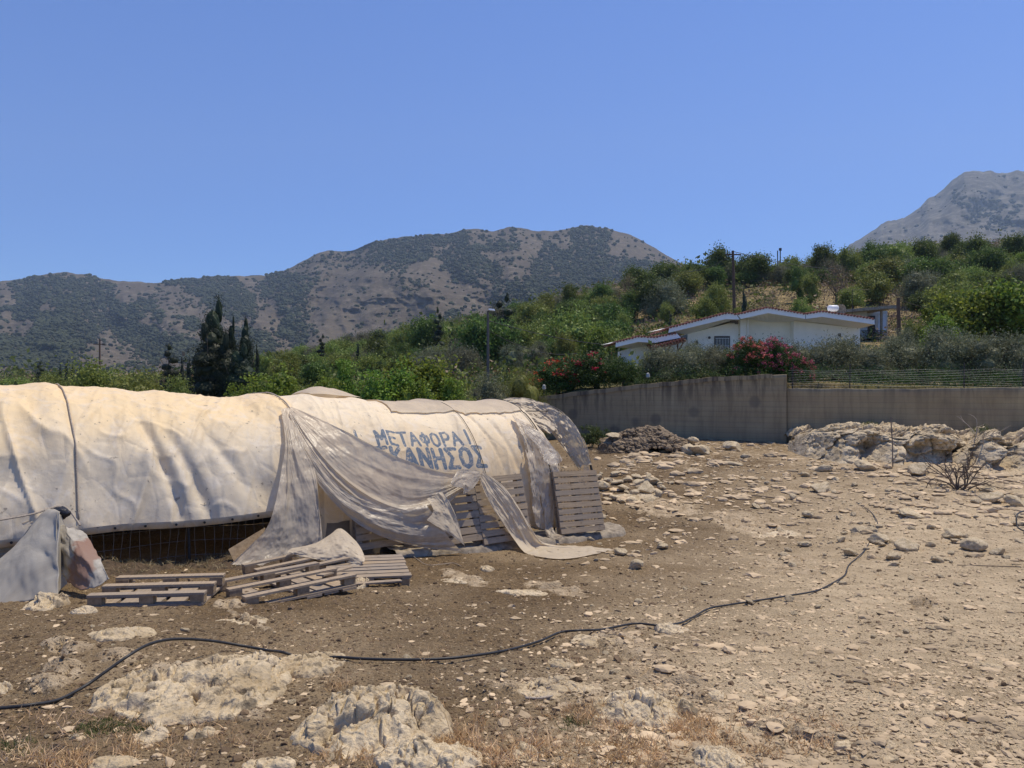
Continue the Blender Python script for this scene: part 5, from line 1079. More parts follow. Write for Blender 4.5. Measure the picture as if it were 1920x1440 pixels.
# loose stones ------------------------------------------------------
def stone_mesh(seed, cuts=14, sub=3, am=.16):
    r = np.random.RandomState(seed); v, f = (I3 if sub == 3 else I2); v = v.copy()
    for _ in range(cuts):
        n = r.normal(size=3); n /= np.linalg.norm(n); d = r.uniform(.45, .8); q = v@n; v = v-np.maximum(q-d, 0)[:, None]*n*.92
    v = v*(1+am*1.3*fbm(v[:, 0]*1.6+seed, v[:, 1]*1.6, v[:, 2]*1.6, 4)[:, None]+.035*ridged(v[:, 0]*6, v[:, 1]*6, v[:, 2]*6+seed, 2)[:, None])
    v[:, 2] *= .72; return mesh('stone', v*.5, f, M_stone, smooth=True)
SM = [stone_mesh(s, 6+s % 7) for s in range(12)]
for m in SM:
    if hasattr(m, 'set_sharp_from_angle'): m.set_sharp_from_angle(angle=math.radians(38))
def stone(x, y, s, label, group, r, z=None, name='stone', flat=1.0, sink=.25):
    o = bpy.data.objects.new(name, r.choice(SM)); link(o); zz = (float(gz(x, y)) if z is None else z)
    sx, sy, sz = s*r.uniform(.85, 1.25), s*r.uniform(.7, 1.0), s*r.uniform(.55, .85)*flat
    o.location = (x, y, zz+sz*.36*(1-sink)); o.scale = (sx, sy, sz); o.rotation_euler = (r.uniform(-.3, .3), r.uniform(-.3, .3), r.uniform(0, 6.28)); props(o, label, 'stone', group); return o
r = random.Random(11)
# heap of rounded field stones right of the tunnel end
for px, py, w in [(1128, 915, 30), (1150, 935, 24), (1168, 917, 30), (1158, 905, 26), (1190, 925, 26), (1212, 922, 42), (1200, 905, 26), (1178, 900, 22), (1222, 905, 30), (1235, 928, 24), (1140, 900, 22), (1136, 938, 22), (1215, 938, 26), (1168, 940, 18), (1185, 942, 30), (1240, 915, 18), (1195, 893, 20), (1215, 893, 18), (1152, 890, 18), (1120, 895, 20)]:
    q = ghit(px, py+4); stone(q[0], q[1], w/F*q[1]*1.1, 'rounded pale field stone in the loose heap just right of the leaning pallet', 'field stones heaped right of the tunnel end', r)
# the rubble heap against the wall: a mound of stones
hc = ghit(1215, 846); hc[1] = 26.0; hc[0] = (1215-960)/F*26; hc[2] = float(gz(hc[0], hc[1]))
mb = None; g1 = np.linspace(-1, 1, 70); A, B = np.meshgrid(g1, g1, indexing='ij'); X = hc[0]+A*1.75; Y = hc[1]+B*1.1; prof = np.clip(1-(A**2)**.9-(B**2)*.9+.30*fbm(A*2.2, B*2.2, 5.0, 3)*(1-A*A), 0, 1)
Z = gz(X, Y)-.08+.80*prof**.8*(1-.25*np.clip(A-.1, 0, 1))+.05*fbm(X*4, Y*4, 1., 3)
heap = thing('rubble_heap', 'dark mound of packed rubble and twigs standing against the stained wall', 'rubble heap', hc)
obj('earth_core', np.stack([X, Y, Z], -1).reshape(-1, 3), grid_faces(70, 70), M_dung, heap)
rr_ = np.random.RandomState(2); i = rr_.randint(3, 67, 2400); j = rr_.randint(0, 62, 2400); ok = prof[i, j] > .03; i, j = i[ok], j[ok]
cen = np.stack([X[i, j], Y[i, j], Z[i, j]+.01], -1); s = .044*rr_.lognormal(0, .5, len(i))
M_rub = plain('dusty_rubble', (.22, .165, .105), .95, .5, 5, bump=.6)
v, f = many(I1, len(i), cen, np.stack([s*1.15, s, s*.75], -1), 3, .2); o = obj('rubble_stones', v, f, M_rub, heap, smooth=False); o['kind'] = 'stuff'
for k_ in range(1): 
    q = (hc[0]+1.0, hc[1]-.95); 
stone(hc[0]+1.15, hc[1]-.95, .62, 'large pitted boulder resting on the right foot of the rubble heap', None, r, name='boulder'); stone(hc[0]+1.45, hc[1]-.35, .5, 'tilted slab on the right slope of the rubble heap', None, r, z=hc[2]+.25, name='boulder')
stone(hc[0]-1.15, hc[1]-.2, .55, 'flat grey stone on the left crest of the rubble heap', None, r, z=hc[2]+.42, name='boulder', flat=.6)
for px, py, w, lab in [(1375, 845, 38, 'rounded boulder in the wall shadow right of the rubble heap'), (1310, 852, 46, 'low split boulder between the rubble heap and the rounded boulder'), (1725, 890, 44, 'pale boulder at the foot of the outcrop near the dead bush'), (1625, 882, 34, 'leaning brown boulder at the foot of the tan outcrop'),
    (1858, 942, 42, 'pale boulder at the right among rubble below the dead bush'), (1540, 922, 34, 'flat boulder lying in the upper right yard'), (1826, 1032, 44, 'rounded dark boulder near the right edge of the yard'), (1785, 1010, 32, 'smooth pale round boulder left of the rounded dark one'), (1645, 1018, 38, 'rough boulder beside the thin black pipe end'), (1690, 938, 0, ''), (1515, 970, 24, 'pale cube like stone in the middle right yard'), (1905, 950, 40, 'bleached boulder at the right frame edge'), (1610, 998, 26, 'orange faced stone by the thin pipe'), (1633, 1000, 22, 'rounded stone touching the orange faced one'), (1242, 1030, 26, 'knobbly stone in the soil right of the sheet tail'), (1164, 1040, 24, 'grey stone at the very tip of the trailing sheet'), (1870, 1040, 34, 'angular boulder right of the rounded dark one'), (1700, 985, 60, ''), (1540, 1078, 22, 'bright pebble like stone beside the hose end'), (1482, 1128, 22, 'dark stone leaning on the hose'), (1405, 1133, 18, 'dark stone just under the hose')]:
    if lab: q = ghit(px, py); stone(q[0], q[1], w/F*q[1]*1.15, lab, None, r, name='boulder' if w > 30 else 'stone')
q = ghit(1705, 966); o = stone(q[0], q[1], .62, 'long flat slab of stone in the right yard', None, r, flat=.4, name='boulder'); o.scale[0] = 1.0
q = ghit(1365, 872); o = stone(q[0], q[1], .9, 'long weathered slab lying in the gravel before the wall', None, r, flat=.25, name='boulder'); o.rotation_euler = (0, 0, -.5); o.scale = (1.3, .22, .2)
NR = np.random.RandomState(21); got = 0; pos = []
while got < 255:
    px = NR.uniform(1095, 1935); py = 845+560*NR.beta(1.0, 2.3)
    dens = .25+.75*sst(1400, 1700, px)*sst(1150, 900, py)+.5*sst(910, 860, py)
    if NR.uniform() > dens: continue
    q = ghit(px, py); s = min(.42, .10*NR.lognormal(.25, .5))*(1 if py < 1080 else .55)
    if py > 1150 and s > .1: s = .08
    if any((q[0]-a)**2+(q[1]-b)**2 < (s+c)**2*.2 for a, b, c in pos): continue
    pos.append((q[0], q[1], s)); stone(q[0], q[1], s, 'loose pale limestone lump strewn over the open yard', 'loose stones strewn over the yard', r, sink=.35); got += 1
for k_ in range(22):
    px = NR.uniform(60, 1050); py = NR.uniform(1150, 1430); q = ghit(px, py); stone(q[0], q[1], NR.uniform(.03, .07), 'small loose stone on the brown soil of the left foreground', 'small stones in the left foreground', r, sink=.3)
# gravel
def gravel(name, n, mat, seed, f_dens, smin, smax, med, sub=I0, flat=.6):
    R_ = np.random.RandomState(seed); n = int(n*1.5); px = R_.uniform(-500, 2860, n); py = 830+(1500-830)*R_.uniform(0, 1, n)**.85
    m = R_.uniform(0, 1, n) < f_dens(px, py); px, py = px[m], py[m]; x, y, z = ghit_many(px, py); ok = y < wallY(px)-.3; x, y, z, px, py = x[ok], y[ok], z[ok], px[ok], py[ok]
    d = (np.stack([x, y], -1)-NB); u = d@DU; lat = d@DC; ok = ~((lat > -.05) & (lat < 4.2) & (u > -.1)); x, y, z = x[ok], y[ok], z[ok]
    rk, _ = gmask(x, y); z = z+gdetail(x, y, rk)
    s = np.minimum(np.clip(med*(.55+y/11)*R_.lognormal(0, .5, len(x)), smin, smax), .008*y+.012)
    v, f = many(sub, len(x), np.stack([x, y, z+s*.12], -1), np.stack([s*R_.uniform(.8, 1.5, len(x)), s*R_.uniform(.6, 1, len(x)), s*R_.uniform(.35, .8, len(x))*flat], -1), seed+1, .3 if sub is I0 else .13)
    o = obj(name, v, f, mat, smooth=False); props(o, kind='stuff')
M_grav = plain('pale_gravel', (.50, .38, .235), .95, .4, 1.7, kind='World', bump=.3); M_clod = plain('soil_crumbs', (.14, .095, .055), .98, .45, 2.2, kind='World', bump=.5)
dd_ = lambda px, py: np.clip(.10+.62*sst(850, 1450, px+(py-1100)*.4)+.9*sst(1000, 860, py)*sst(1050, 1200, px)+.25*fbm(px*.012, py*.02, 1.0, 3), .02, 1)
gravel('gravel', 34000, M_grav, 41, dd_, .006, .11, .0115)
gravel('rubble_gravel', 15000, M_grav, 47, lambda px, py: sst(1060, 1150, px)*sst(1080, 860, py)*.9*(.45+.55*sst(-.1, .25, fbm(px*.01, py*.02, 2.0, 3)))+.03*sst(900, 1100, px), .02, .20, .030, I1)
gravel('stone_litter', 5200, M_grav, 53, lambda px, py: sst(1080, 1200, px)*sst(1010, 900, py), .04, .24, .050, I1)
gravel('soil_crumbs', 36000, M_clod, 43, lambda px, py: 1-.6*sst(900, 1500, px), .003, .045, .0065, flat=.9)

# ================================================================== HOSE, STICKS
def ground_curve(name, pts, rad, mat, lab, cat, n=160, lift=None):
    P = []
    for q in pts:
        if len(q) == 3: g_ = ghit(q[0], q[1]+q[2]); d_ = g_[1]; w_ = W(q[0], q[1], d_); P.append(w_)   # q[2]: how far below the pipe its ground lies in the picture
        else: g_ = ghit(*q); P.append(g_+[0, 0, rad*1.3+.012])
    o = MB().tube(crom(P, n), rad, 10).build(name, mat, origin=P[0], smooth=True); return props(o, lab, cat)
ground_curve('hose', [(-90, 1346), (0, 1337), (60, 1332), (110, 1312, 4), (160, 1286, 12), (200, 1258, 30), (240, 1230, 48), (275, 1210, 56), (310, 1200, 52), (350, 1198, 46), (400, 1202, 30), (450, 1210, 16), (500, 1219, 8), (530, 1223, 20), (575, 1236, 4), (625, 1239), (680, 1243), (750, 1244), (820, 1243), (880, 1238), (950, 1226), (1010, 1209), (1050, 1192), (1085, 1182, 12), (1130, 1180, 8), (1190, 1175), (1240, 1173, 8), (1275, 1168, 6), (1300, 1162), (1330, 1146), (1370, 1138), (1420, 1131), (1480, 1121), (1530, 1112), (1560, 1098), (1582, 1084), (1588, 1074)], .0095, M_rubber, 'long black irrigation hose winding over the foreground ledges to the right yard', 'hose', 420)
ground_curve('cable', [(1586, 1076), (1592, 1062), (1606, 1050), (1622, 1034), (1634, 1014), (1644, 1000), (1646, 985), (1638, 968), (1624, 955), (1606, 944)], .008, M_rubber, 'thin black cable curling among the stones beyond the end of the hose', 'cable', 80)
ground_curve('stick', [(1350, 938), (1380, 936), (1410, 932), (1450, 936), (1470, 940)], .014, M_bark, 'thin grey stick lying in the upper yard left of the hose end', 'stick', 20)
ground_curve('stick', [(985, 1316), (1010, 1318), (1035, 1312)], .007, M_rope, 'pale dry stalk below the long split ledge', 'stick', 14)
ground_curve('pipe_loop', [(1922, 1000), (1908, 988, 8), (1906, 968, 25), (1914, 960, 30), (1935, 955, 32)], .013, M_rubber, 'curved black pipe end entering at the right frame edge', 'pipe', 30)
ground_curve('wire_scrap', [(768, 1040), (790, 1056), (805, 1062), (830, 1060), (850, 1058), (865, 1064)], .004, M_rope, 'loose curl of thin pale wire on the soil by the footing', 'wire', 40)
ground_curve('stick', [(1795, 1062), (1850, 1064), (1915, 1066)], .006, M_bark, 'long thin dark stick on the ground near the right edge', 'stick', 16)
for k_, (P_, Q_, lab) in enumerate([(W(640, 1080, 8.6), W(752, 1072, 8.9), 'loose plank sticking out from the right end of the pallet heap'), (W(600, 1092, 8.3), W(655, 1062, 9.0), 'broken board lying across the front pallet of the heap')]):
    P_[2] = float(gz(P_[0], P_[1]))+(.02 if k_ == 0 else .16); Q_[2] = float(gz(Q_[0], Q_[1]))+(.06 if k_ == 0 else .17); d_ = (Q_-P_); d_ /= np.linalg.norm(d_); n_ = np.cross(d_, [0, 0, 1.0])*.045; u_ = np.array([0, 0, .018])
    o = MB().add([P_-n_, Q_-n_, Q_+n_, P_+n_, P_-n_+u_, Q_-n_+u_, Q_+n_+u_, P_+n_+u_], [[0, 3, 2, 1], [4, 5, 6, 7], [0, 1, 5, 4], [1, 2, 6, 5], [2, 3, 7, 6], [3, 0, 4, 7]]).build('plank', M_wood, origin=P_); props(o, lab, 'plank')
# thin metal stake before the outcrop
a = W(1674, 876, 21.6); b = W(1670, 782, 21.6); a[2] = float(gz(a[0], a[1])); o = MB().tube([a, a+(b-a)*.5+[.02, 0, 0], b, b+[.06, 0, -.05]], .016, 6).build('stake', M_wire, origin=a); props(o, 'thin rusty stake standing upright before the tan outcrop', 'stake')
# dead bush
def branchy(name, lab, base, h, n, seed, mat, rad=.02, cat='bush', spread=.7, tw=3):
    r_ = random.Random(seed); mb = MB()
    def grow(p, d, L, rd, lev):
        pts = [p]; 
        for k_ in range(4): d = d+np.array([r_.gauss(0, .22), r_.gauss(0, .22), r_.gauss(0, .15)]); d /= np.linalg.norm(d); pts.append(pts[-1]+d*L/4)
        mb.tube(pts, np.linspace(rd, rd*.55, 5), 5)
        if lev: 
            for _ in range(tw): q = pts[r_.randint(2, 4)]; grow(q, d+np.array([r_.gauss(0, .7), r_.gauss(0, .7), r_.gauss(0, .5)]), L*.6, rd*.55, lev-1)
    for _ in range(n): grow(np.array(base)+[r_.gauss(0, .06), r_.gauss(0, .06), -.03], np.array([r_.gauss(0, spread), r_.gauss(0, spread), 1.0]), h*r_.uniform(.5, .8), rad, 2)
    return props(mb.build(name, mat, origin=base), lab, cat)
q = ghit(1800, 918); branchy('dead_bush', 'leafless grey brown bush with tangled stems before the craggy outcrop end', q, .95, 13, 3, M_bark, .022)
q = ghit(1845, 872); branchy('dead_branch', 'bleached forked dead branch rising behind the leafless bush', q+np.array([0, .3, .3]), 1.0, 5, 5, M_rope, .02, 'branch', .5, 2)
q = ghit(1135, 850); branchy('brushwood', 'pile of dry brown twigs at the left foot of the rubble heap', [q[0]+.1, 25.2, gz(q[0], 25.2)], .45, 16, 6, M_bark, .012, 'brushwood', 1.8, 3)

# ================================================================== VEGETATION
def crown(name, blobs, nl, size, asp, mat, seed, clump=.07, ncl=150, up=0.0, core=True, ar=1.0):
    """blobs: (x, y, z, rx, rz); unit tree: 1 wide, 1 high"""
    r_ = np.random.RandomState(seed); C_ = []; blobs = [(b[0], b[1], b[2]*ar, b[3], b[4]*ar) for b in blobs]
    wts = np.array([b[3]**1.5*b[4]**.5 for b in blobs]); wts /= wts.sum()
    for _ in range(ncl):
        b = blobs[r_.choice(len(blobs), p=wts)]; d = r_.normal(size=3); d /= np.linalg.norm(d); d[2] = d[2]*1.0 if d[2] > -.3 else d[2]*.5; q = r_.uniform(.62, 1.08)
        C_.append((b[0]+d[0]*b[3]*q, b[1]+d[1]*b[3]*q, max(.02, b[2]+d[2]*b[4]*q)))
    cen = np.array(C_); v, f = leaves(nl, cen, clump*(.6+.8*r_.uniform(size=len(cen))), size, asp, seed, up)
    V = [v]; Fq = [f]; n0 = len(v); fs = [f]
    if core:  # solid blobs added inside the crown to block light passing between leaves
        tv, tf = [], []; k_ = 0
        for b in blobs:
            bv, bf = I2; w_ = 1+.25*fbm(bv[:, 0]*2+seed, bv[:, 1]*2, bv[:, 2]*2+b[0], 3)[:, None]; tv.append(bv*w_*[b[3]*(.68 if mat is L_cyp else .55), b[3]*(.68 if mat is L_cyp else .55), b[4]*(.68 if mat is L_cyp else .55)]+[b[0], b[1], b[2]]); tf.append(bf+n0+k_); k_ += len(bv)
        V.append(np.concatenate(tv)); fs.append(np.concatenate(tf))
    V = np.concatenate(V); V[:, 2] /= ar
    return mesh(name, V, fs, mat, smooth=False)
_CR = {}
class Lazy:
    def __init__(s, *a, **k): s.a = a; s.k = k
    def get(s, ar):
        q = (id(s), ar)
        if q not in _CR: _CR[q] = crown(*s.a, **dict(s.k, ar=ar))
        return _CR[q]
def rblobs(seed, n=9, lo=.25):
    r_ = random.Random(seed); out = [(0, 0, .55, .33, .36)]
    for k_ in range(n):
        a = r_.uniform(0, 6.28); d = r_.uniform(.15, .34); z = r_.uniform(lo, .82); s = r_.uniform(.13, .22)*(1.15-.4*abs(z-.5)); out.append((d*math.cos(a)*(1.1-z*.4), d*math.sin(a)*(1.1-z*.4), z, s, s*1.0))
    return out
KIND = {}
KIND['round'] = [Lazy('crown', rblobs(s, 10, .2), 10000, .038, .62, L_round, s, .052, 280) for s in (1, 2, 3, 4)]
KIND['mid'] = [Lazy('crown', rblobs(s, 9, .2), 9000, .040, .55, L_mid, s, .055, 250) for s in (5, 6, 7)]
KIND['olive'] = [Lazy('crown', rblobs(s, 14, .06), 20000, .034, .28, L_olive, s, .06, 330, .3) for s in (8, 9, 10)]
KIND['bright'] = [Lazy('crown', rblobs(s, 12, .15), 9500, .050, .75, L_bright, s, .06, 300, core=True) for s in (11, 12, 13)]
KIND['citrus'] = [Lazy('crown', rblobs(s, 12, .15), 14000, .03, .5, L_oran, s, .05, 260) for s in (14, 15)]
KIND['cypress'] = [Lazy('crown', [(.05*math.sin(k*2.1+s), .05*math.cos(k*1.7), .08+.86*k/9, .33*math.sin(math.pi*min(1, (k+2.2)/11.8))**.7*(.95+.1*math.sin(k*1.9+s)), .15) for k in range(10)], 13000, .03, .35, L_cyp, s+16, .035, 420, 1.4) for s in (0, 1, 2)]
KIND['pine'] = [Lazy('crown', [(.10*math.sin(k*2.4+s), .1*math.cos(k*2.4), .10+.86*k/9, .42*(1-k/9.8)**.8*(1 if k % 2 else .8)+.02, .07) for k in range(10)], 8000, .035, .35, L_cyp, s+20, .04, 220, .2) for s in (0, 1)]
KIND['dry'] = [Lazy('crown', rblobs(s, 7, .3), 1500, .05, .3, L_dry, s, .09, 120, core=False) for s in (24, 25)]
KIND['feather'] = [Lazy('crown', rblobs(26, 12, .2), 14000, .04, .14, L_mid, 26, .075, 220, .9)]
def trunk(seed, h=.45, r0=.035, nb=5):
    r_ = random.Random(seed); mb = MB(); p = [(0, 0, -.06), (r_.gauss(0, .01), r_.gauss(0, .01), h*.35), (r_.gauss(0, .02), r_.gauss(0, .02), h*.7), (r_.gauss(0, .03), r_.gauss(0, .03), h)]
    mb.tube(p, [r0*1.4, r0, r0*.85, r0*.6], 8)
    for k_ in range(nb):
        a = 6.28*k_/nb+r_.uniform(-.3, .3); q = np.array(p[2])*(.6+.4*r_.random()); mb.tube([q, q+[.1*math.cos(a), .1*math.sin(a), .12], q+[.22*math.cos(a), .22*math.sin(a), .26], q+[.28*math.cos(a), .28*math.sin(a), .40]], [r0*.55, r0*.4, r0*.25, r0*.1], 6)
    return mesh('trunk', np.concatenate(mb.v), mb.f, M_bark)
TR = [trunk(1), trunk(2), trunk(3)]; TRN = trunk(4, .8, .02, 2)
cnt = 0
def tree(kind, px, pyt, w, Y, label, group=None, pyb=None, name=None, cat='tree', z0=None, sy=1.0):
    """a plant whose top shows at (px, pyt), w pixels wide, standing Y metres off"""
    global cnt; cnt += 1; r_ = random.Random(cnt*13)
    if z0 is None: z0 = float(hz((px-960)/F*Y, Y)) if Y > wallY(np.array([px]))[0] else float(gz((px-960)/F*Y, Y))
    top = W(px, pyt, Y); H = max(top[2]-z0, .4); Wd = w/F*Y; H = H/1.0
    if pyb is not None: pass
    nm = name or {'round': 'broadleaf_tree', 'mid': 'broadleaf_tree', 'olive': 'olive_tree', 'bright': 'fig_tree', 'citrus': 'citrus_tree', 'cypress': 'cypress', 'pine': 'conifer', 'dry': 'dry_bush', 'feather': 'feathery_bush'}[kind]
    t = thing(nm, label, cat, (top[0], Y, z0), group, r_.uniform(0, 6.28)); ms = KIND[kind]; k_ = cnt % len(ms)
    ratio = H/(Wd*(1.0 if kind not in ('cypress', 'pine') else 1.5)); ar = min([.6, .85, 1.2, 1.7, 2.4, 3.4, 5.0], key=lambda q: abs(math.log(q/ratio)))
    c_ = bpy.data.objects.new('crown', ms[k_].get(ar)); link(c_); c_.parent = t; tk = bpy.data.objects.new('trunk', TRN if kind in ('cypress', 'pine') else TR[cnt % 3]); link(tk); tk.parent = t
    s = Wd/1.0*(1.0 if kind not in ('cypress', 'pine') else 1.5); t.scale = (s, s*sy, H*1.0); return t, c_
